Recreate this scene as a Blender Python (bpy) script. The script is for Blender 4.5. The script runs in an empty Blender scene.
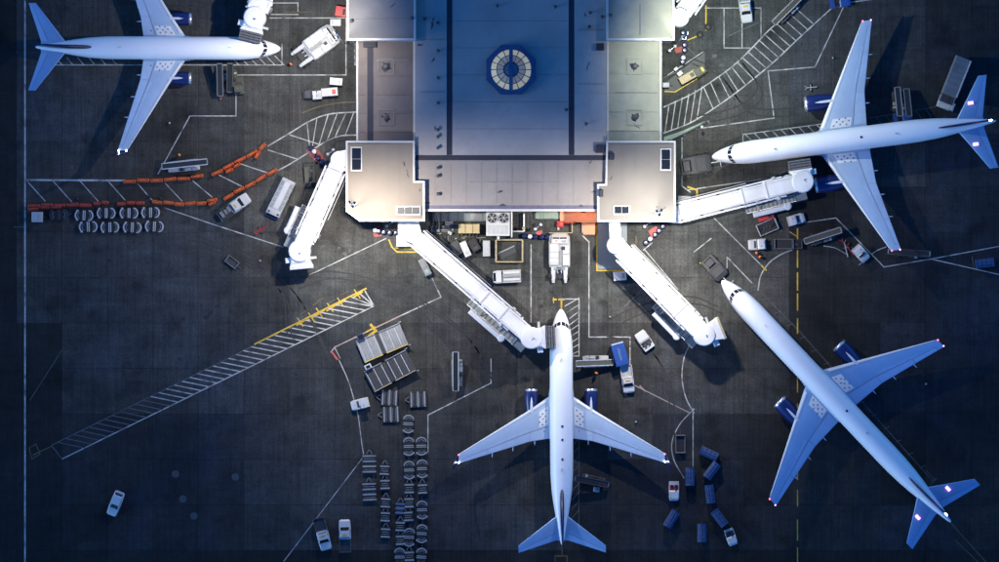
import bpy, math, random
from mathutils import Vector, Matrix
random.seed(7)
R = math.radians
S = bpy.context.scene
COL = S.collection

# ------------------------------------------------------------------ camera
H = 680.0                    # metres above the apron
MPP = 0.165                  # metres per photo pixel on the ground
HALF = 499.5 * MPP
cam_d = bpy.data.cameras.new('camera')
cam = bpy.data.objects.new('camera', cam_d); COL.objects.link(cam)
cam.location = (0, 0, H)
cam_d.sensor_width = 36.0
cam_d.lens = 18.0 * H / HALF
cam_d.clip_end = 5000
S.camera = cam
# ------------------------------------------------------------------ dusk sky
w = bpy.data.worlds.new('World'); S.world = w; w.use_nodes = True
nt = w.node_tree
bg = nt.nodes['Background']
sky = nt.nodes.new('ShaderNodeTexSky'); sky.sky_type = 'NISHITA'; sky.sun_disc = False
sky.sun_elevation = R(8.0); sky.sun_rotation = R(255)
sky.altitude = 0; sky.air_density = 1.0; sky.dust_density = 0.3; sky.ozone_density = 8.0
hs = nt.nodes.new('ShaderNodeHueSaturation'); hs.inputs['Saturation'].default_value = 1.0
nt.links.new(sky.outputs[0], hs.inputs['Color']); nt.links.new(hs.outputs[0], bg.inputs[0])
bg.inputs[1].default_value = 0.15
# last glow of the sun, just above the horizon, behind thin cloud
sd = bpy.data.lights.new('sun', 'SUN'); sd.energy = 0.6; sd.angle = R(25); sd.color = (0.62, 0.82, 1.0)
sun = bpy.data.objects.new('sun', sd); COL.objects.link(sun)
SAZ = R(255)                 # clockwise from the top of the picture, the same as the sky
sdir = Vector((math.sin(SAZ) * math.cos(R(8)), math.cos(SAZ) * math.cos(R(8)), math.sin(R(8))))
sun.rotation_euler = (-sdir).to_track_quat('-Z', 'Y').to_euler()
S.view_settings.view_transform = 'Standard'; S.view_settings.look = 'None'
S.view_settings.gamma = 1.0; S.view_settings.use_curve_mapping = False
S.view_settings.exposure = 1.35
S.render.engine = 'CYCLES'

def PX(px, py, z=0.0):
    "photo pixel -> point of the place at height z"
    k = MPP * (H - z) / H
    return Vector(((px - 499.5) * k, (281 - py) * k, z))

# ------------------------------------------------------------------ materials
MATS = {}
def mat(name, col, rough=0.6, metal=0.0, var=0.15, scale=1.2, bump=0.0, emit=None, estr=0.0, dirt=0.0):
    m = bpy.data.materials.new(name); m.use_nodes = True
    t = m.node_tree; N = t.nodes; L = t.links
    b = N['Principled BSDF']
    b.inputs['Roughness'].default_value = rough; b.inputs['Metallic'].default_value = metal
    tc = N.new('ShaderNodeTexCoord')
    n1 = N.new('ShaderNodeTexNoise'); n1.inputs['Scale'].default_value = scale; n1.inputs['Detail'].default_value = 6
    n1.inputs['Roughness'].default_value = 0.65
    L.new(tc.outputs['Object'], n1.inputs['Vector'])
    mr = N.new('ShaderNodeMapRange'); mr.inputs['From Min'].default_value = 0.3; mr.inputs['From Max'].default_value = 0.7
    mr.inputs['To Min'].default_value = 1 - var; mr.inputs['To Max'].default_value = 1 + var
    L.new(n1.outputs['Fac'], mr.inputs['Value'])
    out = mr.outputs[0]
    if dirt > 0:
        n2 = N.new('ShaderNodeTexNoise'); n2.inputs['Scale'].default_value = scale * 0.25; n2.inputs['Detail'].default_value = 8
        L.new(tc.outputs['Object'], n2.inputs['Vector'])
        m2 = N.new('ShaderNodeMapRange'); m2.inputs['From Min'].default_value = 0.45; m2.inputs['From Max'].default_value = 0.72
        m2.inputs['To Min'].default_value = 1; m2.inputs['To Max'].default_value = 1 - dirt
        L.new(n2.outputs['Fac'], m2.inputs['Value'])
        mu = N.new('ShaderNodeMath'); mu.operation = 'MULTIPLY'
        L.new(out, mu.inputs[0]); L.new(m2.outputs[0], mu.inputs[1]); out = mu.outputs[0]
    vm = N.new('ShaderNodeVectorMath'); vm.operation = 'SCALE'
    vm.inputs[0].default_value = col[:3]
    L.new(out, vm.inputs['Scale']); L.new(vm.outputs[0], b.inputs['Base Color'])
    if bump:
        bp = N.new('ShaderNodeBump'); bp.inputs['Strength'].default_value = bump; bp.inputs['Distance'].default_value = 0.05
        L.new(n1.outputs['Fac'], bp.inputs['Height']); L.new(bp.outputs[0], b.inputs['Normal'])
    if emit:
        b.inputs['Emission Color'].default_value = (*emit, 1); b.inputs['Emission Strength'].default_value = estr
    MATS[name] = m
    return m

def pavement(name, base, tint):
    m = bpy.data.materials.new(name); m.use_nodes = True
    t = m.node_tree; N = t.nodes; L = t.links; b = N['Principled BSDF']
    b.inputs['Roughness'].default_value = 0.85; b.inputs['Specular IOR Level'].default_value = 0.25
    g = N.new('ShaderNodeNewGeometry')
    def noise(sc, det=5, rough=0.6, stretch=None):
        n = N.new('ShaderNodeTexNoise'); n.inputs['Scale'].default_value = sc; n.inputs['Detail'].default_value = det
        n.inputs['Roughness'].default_value = rough
        if stretch:
            mp = N.new('ShaderNodeMapping'); mp.inputs['Scale'].default_value = stretch
            L.new(g.outputs['Position'], mp.inputs['Vector']); L.new(mp.outputs[0], n.inputs['Vector'])
        else: L.new(g.outputs['Position'], n.inputs['Vector'])
        return n.outputs['Fac']
    def rng(v, a, bb, c, d):
        r = N.new('ShaderNodeMapRange'); r.inputs['From Min'].default_value = a; r.inputs['From Max'].default_value = bb
        r.inputs['To Min'].default_value = c; r.inputs['To Max'].default_value = d; L.new(v, r.inputs['Value']); return r.outputs[0]
    def mul(a, c):
        x = N.new('ShaderNodeMath'); x.operation = 'MULTIPLY'; L.new(a, x.inputs[0]); L.new(c, x.inputs[1]); return x.outputs[0]
    oi = N.new('ShaderNodeObjectInfo')
    v = rng(oi.outputs['Random'], 0, 1, 0.84, 1.16)
    v = mul(v, rng(noise(0.045, 6, 0.62), 0.32, 0.68, 0.58, 1.45))
    v = mul(v, rng(noise(0.35, 8, 0.72), 0.3, 0.7, 0.6, 1.4))
    v = mul(v, rng(noise(1.0, 4, 0.6, (2.6, 0.08, 1)), 0.3, 0.7, 0.74, 1.26))     # broom marks
    v = mul(v, rng(noise(1.0, 3, 0.6, (0.07, 1.7, 1)), 0.3, 0.7, 0.9, 1.1))
    v = mul(v, rng(noise(3.2, 6, 0.8), 0.3, 0.7, 0.5, 1.5))
    v = mul(v, rng(noise(0.16, 7, 0.62), 0.56, 0.72, 1.0, 0.42))                    # old oil and fuel
    v = mul(v, rng(noise(0.75, 3, 0.5), 0.70, 0.78, 1.0, 0.45))                    # drips
    mx = N.new('ShaderNodeMix'); mx.data_type = 'RGBA'
    mx.inputs[6].default_value = (*[base * c for c in tint], 1); mx.inputs[7].default_value = (base * 1.0, base * 0.98, base * 0.92, 1)
    L.new(rng(noise(0.03, 4), 0.4, 0.6, 0, 1), mx.inputs[0])
    vm = N.new('ShaderNodeVectorMath'); vm.operation = 'SCALE'
    L.new(mx.outputs[2], vm.inputs[0]); L.new(v, vm.inputs['Scale']); L.new(vm.outputs[0], b.inputs['Base Color'])
    bp = N.new('ShaderNodeBump'); bp.inputs['Strength'].default_value = 0.25; bp.inputs['Distance'].default_value = 0.02
    L.new(noise(14, 3), bp.inputs['Height']); L.new(bp.outputs[0], b.inputs['Normal'])
    MATS[name] = m
    return m

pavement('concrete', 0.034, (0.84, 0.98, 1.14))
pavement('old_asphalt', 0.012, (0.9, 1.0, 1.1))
pavement('dim_pavement', 0.020, (0.74, 0.94, 1.34))  # darker, bluer slabs: dim outer apron painted into the tone
pavement('floodlit_concrete', 0.050, (0.92, 1.0, 0.99))  # lighter slabs: floodlight pool by the terminal painted into the tone
mat('white_paint', (0.80, 0.80, 0.80), 0.35, 0, 0.03, 0.8, dirt=0.06)
mat('fuselage_white', (0.74, 0.75, 0.77), 0.3, 0, 0.03, 0.5, dirt=0.05)
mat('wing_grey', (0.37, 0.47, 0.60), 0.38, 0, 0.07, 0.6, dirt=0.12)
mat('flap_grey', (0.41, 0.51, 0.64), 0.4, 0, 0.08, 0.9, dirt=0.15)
mat('slat_metal', (0.66, 0.68, 0.70), 0.32, 0.15, 0.05, 1.0)
mat('panel_light', (0.66, 0.68, 0.70), 0.5, 0, 0.1, 2)
mat('gap_dark', (0.16, 0.17, 0.19), 0.7, 0, 0.1, 2)
mat('navy', (0.007, 0.012, 0.055), 0.3, 0, 0.12, 1)
mat('engine_blue', (0.009, 0.018, 0.10), 0.3, 0, 0.12, 1)
mat('bare_metal', (0.62, 0.63, 0.65), 0.25, 0.8, 0.06, 2)
mat('dark_metal', (0.05, 0.05, 0.055), 0.5, 0.3, 0.2, 2)
mat('black', (0.012, 0.012, 0.014), 0.6, 0, 0.2, 3)
mat('glass', (0.012, 0.015, 0.022), 0.08, 0, 0.05, 1)
mat('rubber', (0.015, 0.015, 0.016), 0.85, 0, 0.2, 4)
mat('grey_metal', (0.15, 0.16, 0.17), 0.5, 0.2, 0.15, 1.5, dirt=0.25)
mat('mid_grey', (0.22, 0.23, 0.24), 0.55, 0, 0.15, 1.5, dirt=0.3)
mat('light_grey', (0.36, 0.37, 0.38), 0.5, 0, 0.1, 1.2, dirt=0.2)
mat('galvanised', (0.45, 0.47, 0.5), 0.45, 0.4, 0.15, 2, dirt=0.2)
mat('charcoal', (0.035, 0.037, 0.042), 0.6, 0, 0.2, 1.5)
mat('olive_dark', (0.06, 0.065, 0.05), 0.6, 0, 0.2, 1.5)
mat('bridge_white', (0.58, 0.58, 0.60), 0.5, 0, 0.10, 0.9, dirt=0.28)
mat('bridge_seam', (0.30, 0.30, 0.32), 0.6, 0, 0.1, 1)
mat('bellows', (0.10, 0.105, 0.12), 0.75, 0, 0.15, 2)
mat('stair_grey', (0.16, 0.18, 0.2), 0.6, 0.2, 0.15, 2)
mat('vehicle_white', (0.47, 0.48, 0.49), 0.32, 0, 0.05, 1.2, dirt=0.15)
mat('vehicle_blue', (0.018, 0.065, 0.27), 0.35, 0, 0.12, 1.2, dirt=0.2)
mat('tarp_blue', (0.014, 0.042, 0.125), 0.6, 0, 0.25, 2.0, bump=0.4, dirt=0.3)
mat('tarp_pale', (0.05, 0.10, 0.22), 0.6, 0, 0.2, 2.0)
mat('barrier_orange', (0.55, 0.10, 0.02), 0.5, 0, 0.2, 1.5, dirt=0.35)
mat('barrier_red', (0.42, 0.05, 0.025), 0.5, 0, 0.2, 1.5, dirt=0.3)
mat('signal_red', (0.45, 0.03, 0.03), 0.45, 0, 0.15, 2)
mat('hivis', (0.75, 0.18, 0.03), 0.7, 0, 0.1, 4)
mat('skin', (0.42, 0.26, 0.19), 0.6, 0, 0.05, 6)
mat('trousers', (0.03, 0.035, 0.06), 0.8, 0, 0.15, 5)
mat('yellow', (0.55, 0.36, 0.03), 0.5, 0, 0.2, 2, dirt=0.3)
mat('beige', (0.36, 0.29, 0.16), 0.55, 0, 0.12, 2, dirt=0.2)
mat('line_white', (0.36, 0.37, 0.37), 0.7, 0, 0.4, 3.0, dirt=0.8)
mat('line_faint', (0.085, 0.088, 0.09), 0.7, 0, 0.35, 1.4, dirt=0.6)
mat('line_yellow', (0.46, 0.31, 0.025), 0.7, 0, 0.3, 1.6, dirt=0.4)
mat('line_brown', (0.11, 0.08, 0.035), 0.7, 0, 0.3, 1.6, dirt=0.5)
mat('line_pink', (0.33, 0.25, 0.23), 0.7, 0, 0.3, 1.6, dirt=0.4)
mat('mark_red', (0.40, 0.08, 0.07), 0.7, 0, 0.35, 1.2, dirt=0.5)
mat('deck_orange', (0.55, 0.26, 0.15), 0.7, 0, 0.2, 0.8, dirt=0.3)
mat('deck_green', (0.22, 0.30, 0.25), 0.7, 0, 0.2, 0.8, dirt=0.4)
mat('deck_slate', (0.16, 0.19, 0.21), 0.7, 0, 0.15, 0.7, dirt=0.3)
mat('roof_blue', (0.27, 0.255, 0.25), 0.7, 0, 0.10, 0.5, bump=0.1, dirt=0.18)
mat('roof_grey', (0.29, 0.27, 0.26), 0.7, 0, 0.10, 0.5, bump=0.1, dirt=0.18)
mat('roof_brown', (0.125, 0.105, 0.103), 0.8, 0, 0.14, 0.6, bump=0.15, dirt=0.25)
mat('roof_olive', (0.25, 0.25, 0.205), 0.8, 0, 0.12, 0.6, bump=0.15, dirt=0.22)
mat('roof_slate', (0.15, 0.15, 0.16), 0.7, 0, 0.10, 0.5, bump=0.1, dirt=0.2)
mat('dolly_grey', (0.24, 0.25, 0.26), 0.5, 0.2, 0.2, 2, dirt=0.3)
mat('roof_cream', (0.165, 0.138, 0.114), 0.7, 0, 0.08, 0.4, dirt=0.15)
mat('roof_pale', (0.135, 0.126, 0.116), 0.7, 0, 0.08, 0.4, dirt=0.18)
mat('coping', (0.46, 0.46, 0.46), 0.5, 0.1, 0.1, 0.8, dirt=0.2)
mat('channel', (0.009, 0.011, 0.025), 0.7, 0, 0.2, 1)
mat('plum', (0.09, 0.085, 0.13), 0.7, 0, 0.2, 1)
mat('wall_concrete', (0.36, 0.35, 0.33), 0.8, 0, 0.12, 0.6, dirt=0.2)
mat('skylight_frame', (0.03, 0.07, 0.16), 0.4, 0.1, 0.15, 1)
mat('skylight_pane', (0.26, 0.27, 0.22), 0.2, 0, 0.4, 0.6, emit=(1.0, 0.90, 0.55), estr=0.10)
mat('dusk_tint', (0.17, 0.32, 0.55), 0.35, 0, 0.06, 0.6, dirt=0.12)  # blue dusk light painted into all tailplanes and the lower right jet's wings
mat('dusk_tint_pale', (0.22, 0.37, 0.60), 0.35, 0, 0.06, 0.6, dirt=0.12)  # paler copy for edges and flaps, same dusk light in the colour
mat('roof_front', (0.21, 0.19, 0.18), 0.7, 0, 0.12, 0.5, bump=0.1, dirt=0.2)
mat('skylight_inner', (0.15, 0.18, 0.20), 0.2, 0, 0.4, 0.6, emit=(1.0, 0.92, 0.62), estr=0.035)
mat('skylight_hub', (0.10, 0.14, 0.22), 0.4, 0, 0.3, 1.5)
mat('oil', (0.012, 0.012, 0.013), 0.5, 0, 0.3, 1.2)
mat('tyre_mark', (0.021, 0.022, 0.024), 0.8, 0, 0.5, 2.0)
mat('manhole_iron', (0.06, 0.065, 0.07), 0.6, 0.3, 0.2, 2)
mat('stain', (0.03, 0.03, 0.04), 0.8, 0, 0.3, 1)
mat('lamp_white', (0.9, 0.9, 0.9), 0.4, emit=(1.0, 0.95, 0.85), estr=25)
mat('lamp_red', (0.8, 0.1, 0.1), 0.4, emit=(1.0, 0.07, 0.10), estr=3.2)
mat('lamp_pink', (0.8, 0.6, 0.7), 0.4, emit=(1.0, 0.33, 0.72), estr=1.5)
mat('lamp_nav', (0.9, 0.9, 0.9), 0.4, emit=(0.85, 0.92, 1.0), estr=14)
mat('lamp_amber', (0.8, 0.4, 0.1), 0.4, emit=(1.0, 0.38, 0.12), estr=12)

# ------------------------------------------------------------------ mesh helpers
class MB:
    def __init__(s): s.v = []; s.f = []
    def add(s, vs, fs):
        o = len(s.v); s.v += [tuple(x) for x in vs]; s.f += [tuple(i + o for i in f) for f in fs]; return s
    def box(s, x0, x1, y0, y1, z0, z1, c=0.0):
        if c > 0:
            vs = []
            for z, d in ((z0, 0), (z1 - c, 0), (z1, c)):
                vs += [(x0 + d, y0 + d, z), (x1 - d, y0 + d, z), (x1 - d, y1 - d, z), (x0 + d, y1 - d, z)]
            fs = [(3, 2, 1, 0), (8, 9, 10, 11)]
            for r in (0, 4):
                for i in range(4): fs.append((r + i, r + (i + 1) % 4, r + 4 + (i + 1) % 4, r + 4 + i))
            return s.add(vs, fs)
        return s.add([(x0, y0, z0), (x1, y0, z0), (x1, y1, z0), (x0, y1, z0), (x0, y0, z1), (x1, y0, z1), (x1, y1, z1), (x0, y1, z1)],
                     [(3, 2, 1, 0), (4, 5, 6, 7), (0, 1, 5, 4), (1, 2, 6, 5), (2, 3, 7, 6), (3, 0, 4, 7)])
    def bar(s, p0, p1, w, h=None):
        "rectangular bar between two points, w across, h up"
        p0 = Vector(p0); p1 = Vector(p1); d = (p1 - p0).normalized(); h = w if h is None else h
        up = Vector((0, 0, 1)) if abs(d.z) < 0.95 else Vector((1, 0, 0))
        a = d.cross(up).normalized() * (w / 2); b = a.cross(d).normalized() * (h / 2)
        vs = [p + x for p in (p0, p1) for x in (-a - b, a - b, a + b, -a + b)]
        return s.add(vs, [(0, 1, 2, 3), (7, 6, 5, 4), (0, 4, 5, 1), (1, 5, 6, 2), (2, 6, 7, 3), (3, 7, 4, 0)])
    def cyl(s, p0, p1, r0, r1=None, n=12, caps=True):
        p0 = Vector(p0); p1 = Vector(p1); r1 = r0 if r1 is None else r1
        d = (p1 - p0).normalized(); up = Vector((0, 0, 1)) if abs(d.z) < 0.95 else Vector((1, 0, 0))
        a = d.cross(up).normalized(); b = d.cross(a)
        vs = [p + a * (r * math.cos(2 * math.pi * i / n)) + b * (r * math.sin(2 * math.pi * i / n)) for p, r in ((p0, r0), (p1, r1)) for i in range(n)]
        fs = [(i, (i + 1) % n, n + (i + 1) % n, n + i) for i in range(n)]
        if caps: fs += [tuple(range(n))[::-1], tuple(range(n, 2 * n))]
        return s.add(vs, fs)
    def rings(s, rs, cap0=True, cap1=True):
        n = len(rs[0]); vs = [p for r in rs for p in r]; fs = []
        for k in range(len(rs) - 1):
            for i in range(n): fs.append((k * n + i, k * n + (i + 1) % n, (k + 1) * n + (i + 1) % n, (k + 1) * n + i))
        if cap0: fs.append(tuple(range(n))[::-1])
        if cap1: fs.append(tuple(range((len(rs) - 1) * n, len(rs) * n)))
        return s.add(vs, fs)
    def lathe(s, prof, axis='z', n=24, c=(0, 0, 0), caps=True):
        rs = []
        for r, h in prof:
            ring = []
            for i in range(n):
                a = 2 * math.pi * i / n
                if axis == 'z': ring.append((c[0] + r * math.cos(a), c[1] + r * math.sin(a), c[2] + h))
                else: ring.append((c[0] + h, c[1] + r * math.cos(a), c[2] + r * math.sin(a)))
            rs.append(ring)
        return s.rings(rs, caps, caps)
    def loft(s, st):
        "stations (x, half width, z0, z1, chamfer) of a chamfered box body"
        rs = []
        for x, w, z0, z1, c in st:
            rs.append([(x, -w, z0), (x, w, z0), (x, w, z1 - c), (x, w - c, z1), (x, -w + c, z1), (x, -w, z1 - c)])
        return s.rings(rs)
    def prism(s, poly, z0, z1):
        n = len(poly)
        vs = [(p[0], p[1], z0) for p in poly] + [(p[0], p[1], z1) for p in poly]
        fs = [tuple(range(n))[::-1], tuple(range(n, 2 * n))] + [(i, (i + 1) % n, n + (i + 1) % n, n + i) for i in range(n)]
        return s.add(vs, fs)
    def tube(s, pts, r, n=6):
        for a, b in zip(pts, pts[1:]): s.cyl(a, b, r, n=n)
        return s
    def arc(s, c, r, a0, a1, z0, z1, w, n=10):
        pts = [(c[0] + r * math.cos(R(a0 + (a1 - a0) * i / n)), c[1] + r * math.sin(R(a0 + (a1 - a0) * i / n))) for i in range(n + 1)]
        pin = [(c[0] + (r - w) * math.cos(R(a0 + (a1 - a0) * i / n)), c[1] + (r - w) * math.sin(R(a0 + (a1 - a0) * i / n))) for i in range(n + 1)]
        for i in range(n):
            q = [pts[i], pts[i + 1], pin[i + 1], pin[i]]
            s.prism(q, z0, z1)
        return s
    def mesh(s, name, m):
        me = bpy.data.meshes.new(name); me.from_pydata(s.v, [], s.f); me.validate(); me.update()
        me.materials.append(MATS[m]); return me
    def build(s, name, m, parent=None, smooth=False, label=None):
        me = s.mesh(name, m)
        import bmesh
        bm = bmesh.new(); bm.from_mesh(me); bmesh.ops.recalc_face_normals(bm, faces=bm.faces); bm.to_mesh(me); bm.free()
        if smooth:
            me.shade_smooth()
            me.set_sharp_from_angle(angle=R(38))
        o = bpy.data.objects.new(name, me); COL.objects.link(o)
        if parent: o.parent = parent
        if label: o['label'] = label
        return o

def thing(name, label, cat, loc=(0, 0, 0), rz=0.0, group=None):
    o = bpy.data.objects.new(name, None); o.empty_display_size = 0.5; COL.objects.link(o)
    o.location = loc; o.rotation_euler = (0, 0, rz)
    o['label'] = label; o['category'] = cat
    if group: o['group'] = group
    return o
def structure(o): o['kind'] = 'structure'; return o
def dup(root, loc, rz, label, group=None):
    r = root.copy(); COL.objects.link(r); r.location = loc; r.rotation_euler = (0, 0, rz); r['label'] = label
    if group: r['group'] = group
    for ch in list(root.children):
        c = ch.copy(); COL.objects.link(c); c.parent = r
        for g in ch.children:
            d = g.copy(); COL.objects.link(d); d.parent = c
    return r
def heading(dx, dy): return math.atan2(-dy, dx)
# ------------------------------------------------------------------ apron
apron = structure(MB().box(-1500, 1500, -1500, 1500, -1.0, -0.045).build('apron', 'concrete'))
PITCH = 45.45
slab_mesh = {}
hw = PITCH * MPP / 2 - 0.028
for m in ('concrete', 'old_asphalt', 'floodlit_concrete', 'dim_pavement'):
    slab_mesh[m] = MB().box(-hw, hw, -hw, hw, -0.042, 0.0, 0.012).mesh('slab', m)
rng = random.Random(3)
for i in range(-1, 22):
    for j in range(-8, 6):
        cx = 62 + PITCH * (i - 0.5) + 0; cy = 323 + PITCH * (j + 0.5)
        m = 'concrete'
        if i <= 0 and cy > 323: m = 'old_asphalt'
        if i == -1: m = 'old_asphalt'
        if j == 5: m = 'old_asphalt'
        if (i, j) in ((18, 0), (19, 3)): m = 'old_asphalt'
        if m == 'concrete' and ((cx > 790 + rng.uniform(-30, 30) and cy > 190) or (cy > 420 + rng.uniform(-25, 25) and cx > 540) or (cy > 414 and cx < 244) or cx > 930): m = 'dim_pavement'  # outer slabs darkened to paint the light falling off
        if m == 'concrete' and 230 < cx < 800 and cy < 345 and not (cx < 280 and cy > 300): m = 'floodlit_concrete'  # slabs brightened around the terminal to paint the floodlit zone
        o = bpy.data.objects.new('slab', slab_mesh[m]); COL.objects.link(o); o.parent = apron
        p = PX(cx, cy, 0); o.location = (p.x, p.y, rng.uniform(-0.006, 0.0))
# ------------------------------------------------------------------ painted markings
LN = [0]
def line(pts, wpx=1.6, m='line_white', name='painted_line'):
    for a, b in zip(pts, pts[1:]):
        A = PX(*a); B = PX(*b); d = (B - A)
        if d.length < 0.05: continue
        d.normalize(); n = Vector((-d.y, d.x, 0)) * (wpx * MPP * 0.42)
        e = d * (wpx * MPP * 0.4)
        z = 0.003 + 0.001 * (LN[0] % 14); LN[0] += 1
        mb = MB(); mb.add([(A - e - n).to_tuple()[:2] + (0.0,), (B + e - n).to_tuple()[:2] + (0.0,), (B + e + n).to_tuple()[:2] + (0.0,), (A - e + n).to_tuple()[:2] + (0.0,)], [(0, 1, 2, 3)])
        o = mb.build(name, m, apron); o.location.z = z
def curve(pts, n=6, **k):
    "smooth line through the points (Catmull-Rom)"
    P = [Vector(p) for p in pts]; P = [2 * P[0] - P[1]] + P + [2 * P[-1] - P[-2]]; out = []
    for i in range(1, len(P) - 2):
        for t in range(n):
            u = t / n
            out.append(tuple(0.5 * ((2 * P[i]) + (-P[i - 1] + P[i + 1]) * u + (2 * P[i - 1] - 5 * P[i] + 4 * P[i + 1] - P[i + 2]) * u * u + (-P[i - 1] + 3 * P[i] - 3 * P[i + 1] + P[i + 2]) * u ** 3)))
    out.append(tuple(P[-2])); line(out, **k); return out
def patch(poly, m, name='paint_patch', z=0.002):
    mb = MB(); q = [PX(*p) for p in poly]
    mb.add([(p.x, p.y, 0) for p in q], [tuple(range(len(q)))]); o = mb.build(name, m, apron); o.location.z = z
def lerp(a, b, t): return tuple(x + (y - x) * t for x, y in zip(a, b))

line([(25, -8), (25, 570)], 1.9)
line([(50, 65), (282, 65)], 1.1); line([(282, 65), (282, 44)], 1.2)
for x in range(56, 122, 11): line([(x, 58), (x + 6, 65)], 1.1)
for x in range(230, 278, 9): line([(x, 56), (x + 9, 65)], 1.1)
line([(158, 174), (190, 116), (236, 116), (236, 75), (346, 75), (346, 18), (270, 18)], 1.2)
line([(271, 3), (298, 3), (298, 11)], 1.2); line([(271, 14.5), (298, 14.5)], 1.2); line([(284, 12), (310, 12)], 0.9, 'line_brown')
U = [(357, 112), (330, 114), (310, 121), (290, 133), (268, 146)]
curve(U, wpx=1.5)
curve([(357, 135), (340, 136), (325, 142), (311, 151), (290, 164), (275, 172)], wpx=1.5)
curve([(356, 102), (338, 103), (318, 107), (302, 113)], wpx=1.2, m='line_brown')
for a, b in (((307, 122), (310, 151)), ((317, 118), (312, 149)), ((328, 115), (319, 145)), ((337, 114), (327, 141)), ((346, 113), (335, 137)), ((354, 112), (345, 136)),
             ((290, 135), (318, 144)), ((268, 150), (297, 159)), ((241, 164), (268, 173)), ((219, 175), (243, 187)), ((193, 181), (212, 197)), ((165, 183), (182, 201)),
             ((138, 184), (152, 200)), ((108, 181), (125, 200)), ((80, 181), (98, 201)), ((53, 181), (72, 202)), ((27, 181), (45, 201))):
    line([a, b], 1.1)
line([(27, 180), (125, 180.5)], 2.2); line([(14, 227), (24, 227)], 0.9, 'line_faint')
line([(165, 208), (215, 225), (283, 247)], 1.2)
line([(299, 280), (386, 238.5)], 1.2)
# diagonal hatched stand
line([(33, 455), (52, 446)], 1.2, 'line_brown'); line([(52, 445), (255, 345)], 1.0, 'line_faint'); line([(62, 459), (374, 306)], 1.3); line([(365, 291), (374, 306)], 1.5); line([(52, 446), (62, 459)], 1.1, 'line_faint')
line([(255, 344), (366, 288.5)], 1.8, 'line_yellow')
for k in range(40):
    t = (k + 0.4) / 40.0
    a = lerp((56, 444), (364, 291), t); b = lerp((62, 459), (374, 306), min(1, t + 0.062))
    line([a, b], 1.4 if t > 0.35 else 1.2, 'line_white' if t > 0.3 else 'line_faint')
for x, y in ((301, 321), (312, 316), (320, 311.5), (331, 306.5), (341, 301), (358, 293)):
    line([(x - 3.5, y - 3), (x + 2, y + 5)], 1.3, 'line_yellow'); line([(x - 4, y + 4), (x + 4, y - 1)], 2.0, 'line_yellow')
for x, y in ((300, 314), (313, 305), (317, 301), (328, 303), (341, 295), (355, 286)):
    line([(x, y), (x + 7, y - 3.5)], 0.8, 'line_brown')
line([(29, 448), (36, 444), (40, 454), (32, 459), (29, 448)], 1.1, 'line_brown')
line([(432, 278), (441, 297), (400, 316)], 1.4); line([(400, 316), (335, 347), (331, 352)], 1.4, 'line_pink')
line([(371, 325), (376, 331)], 3.2, 'line_yellow'); line([(369, 336), (374, 332)], 2.8, 'line_yellow'); line([(366, 332), (375, 327)], 1.6, 'line_yellow')
line([(332, 352), (337, 359)], 2.2, 'mark_red'); line([(335, 348), (340, 358)], 1.2, 'line_pink')
curve([(339, 360), (348, 380), (353, 396), (358, 415), (362, 445), (364, 456)], n=3, wpx=1.1, m='line_white'); line([(364, 456), (284, 561)], 1.0)
line([(491, 359), (491, 383), (428, 415), (428, 452)], 1.2)
line([(531, 245), (531, 322)], 1.3); line([(583, 236), (589, 242), (589, 337), (630, 337), (630, 376)], 1.3)
line([(561, 299), (579, 299), (579, 356), (573, 356)], 1.4)
for k in range(9): line([(565 + min(k, 2) * 2.4, 306 + k * 6.2), (579, 300 + (k - 0.3) * 6.6)], 1.1)
line([(553.5, 299.5), (564, 299.5)], 2.0, 'line_yellow'); line([(561.5, 299), (561.5, 309)], 2.0, 'line_yellow'); line([(553.5, 297.5), (553.5, 303)], 1.0, 'line_yellow')
line([(579, 436), (579, 528)], 0.9, 'line_faint')
for k in range(9): line([(572, 446 + k * 9), (579, 438 + k * 9)], 0.9, 'line_faint')
line([(562, 545), (562, 556)], 1.2, 'line_brown'); line([(555, 556), (567, 556), (567, 561)], 1.4, 'line_brown'); line([(555, 556), (555, 561)], 1.4, 'line_brown')
curve([(690, 344), (684, 358), (682, 378), (686, 398), (694, 413)], wpx=1.3)
curve([(694, 409), (680, 424), (672, 442), (674, 460), (684, 478)], wpx=1.2)
line([(693, 409), (693, 466)], 1.2); line([(632, 384), (690, 413)], 1.2, 'line_pink'); line([(640, 386), (645, 391)], 1.6, 'line_pink')
line([(625, 306), (644, 288)], 0.9, 'line_faint')
line([(645, 250), (676, 287)], 1.2); line([(643.5, 250), (652, 243)], 1.2); line([(636, 236), (636, 250)], 1.0, 'line_brown')
line([(694, 252), (711, 238.5)], 1.2); line([(714, 218), (765, 269)], 1.2); line([(762, 266), (766, 270)], 2.0, 'line_yellow')
line([(717, 264), (727, 256.5), (745, 276), (800, 332), (930, 478)], 0.9, 'line_faint'); line([(727, 257), (727, 268)], 1.0); line([(727, 257), (752, 283)], 1.2)
for k in range(16): line([(752 + k * 12, 287 + k * 12.9), (757 + k * 12, 285 + k * 12.9)], 0.9, 'line_faint')
curve([(758, 290), (761, 275), (770, 262), (782, 254), (792, 250)], wpx=1.3); curve([(824, 246), (835, 248), (846, 254)], wpx=1.1)
curve([(872, 254), (878, 250), (886, 247)], n=3, wpx=1.1)
line([(794, 224), (836, 218), (884, 267), (931, 259), (1001, 246)], 1.2); line([(931, 259), (1001, 275)], 1.1); line([(972, 257), (974, 268)], 1.0, 'line_faint')
line([(859, 265), (866, 259), (851, 247)], 1.0)
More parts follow.
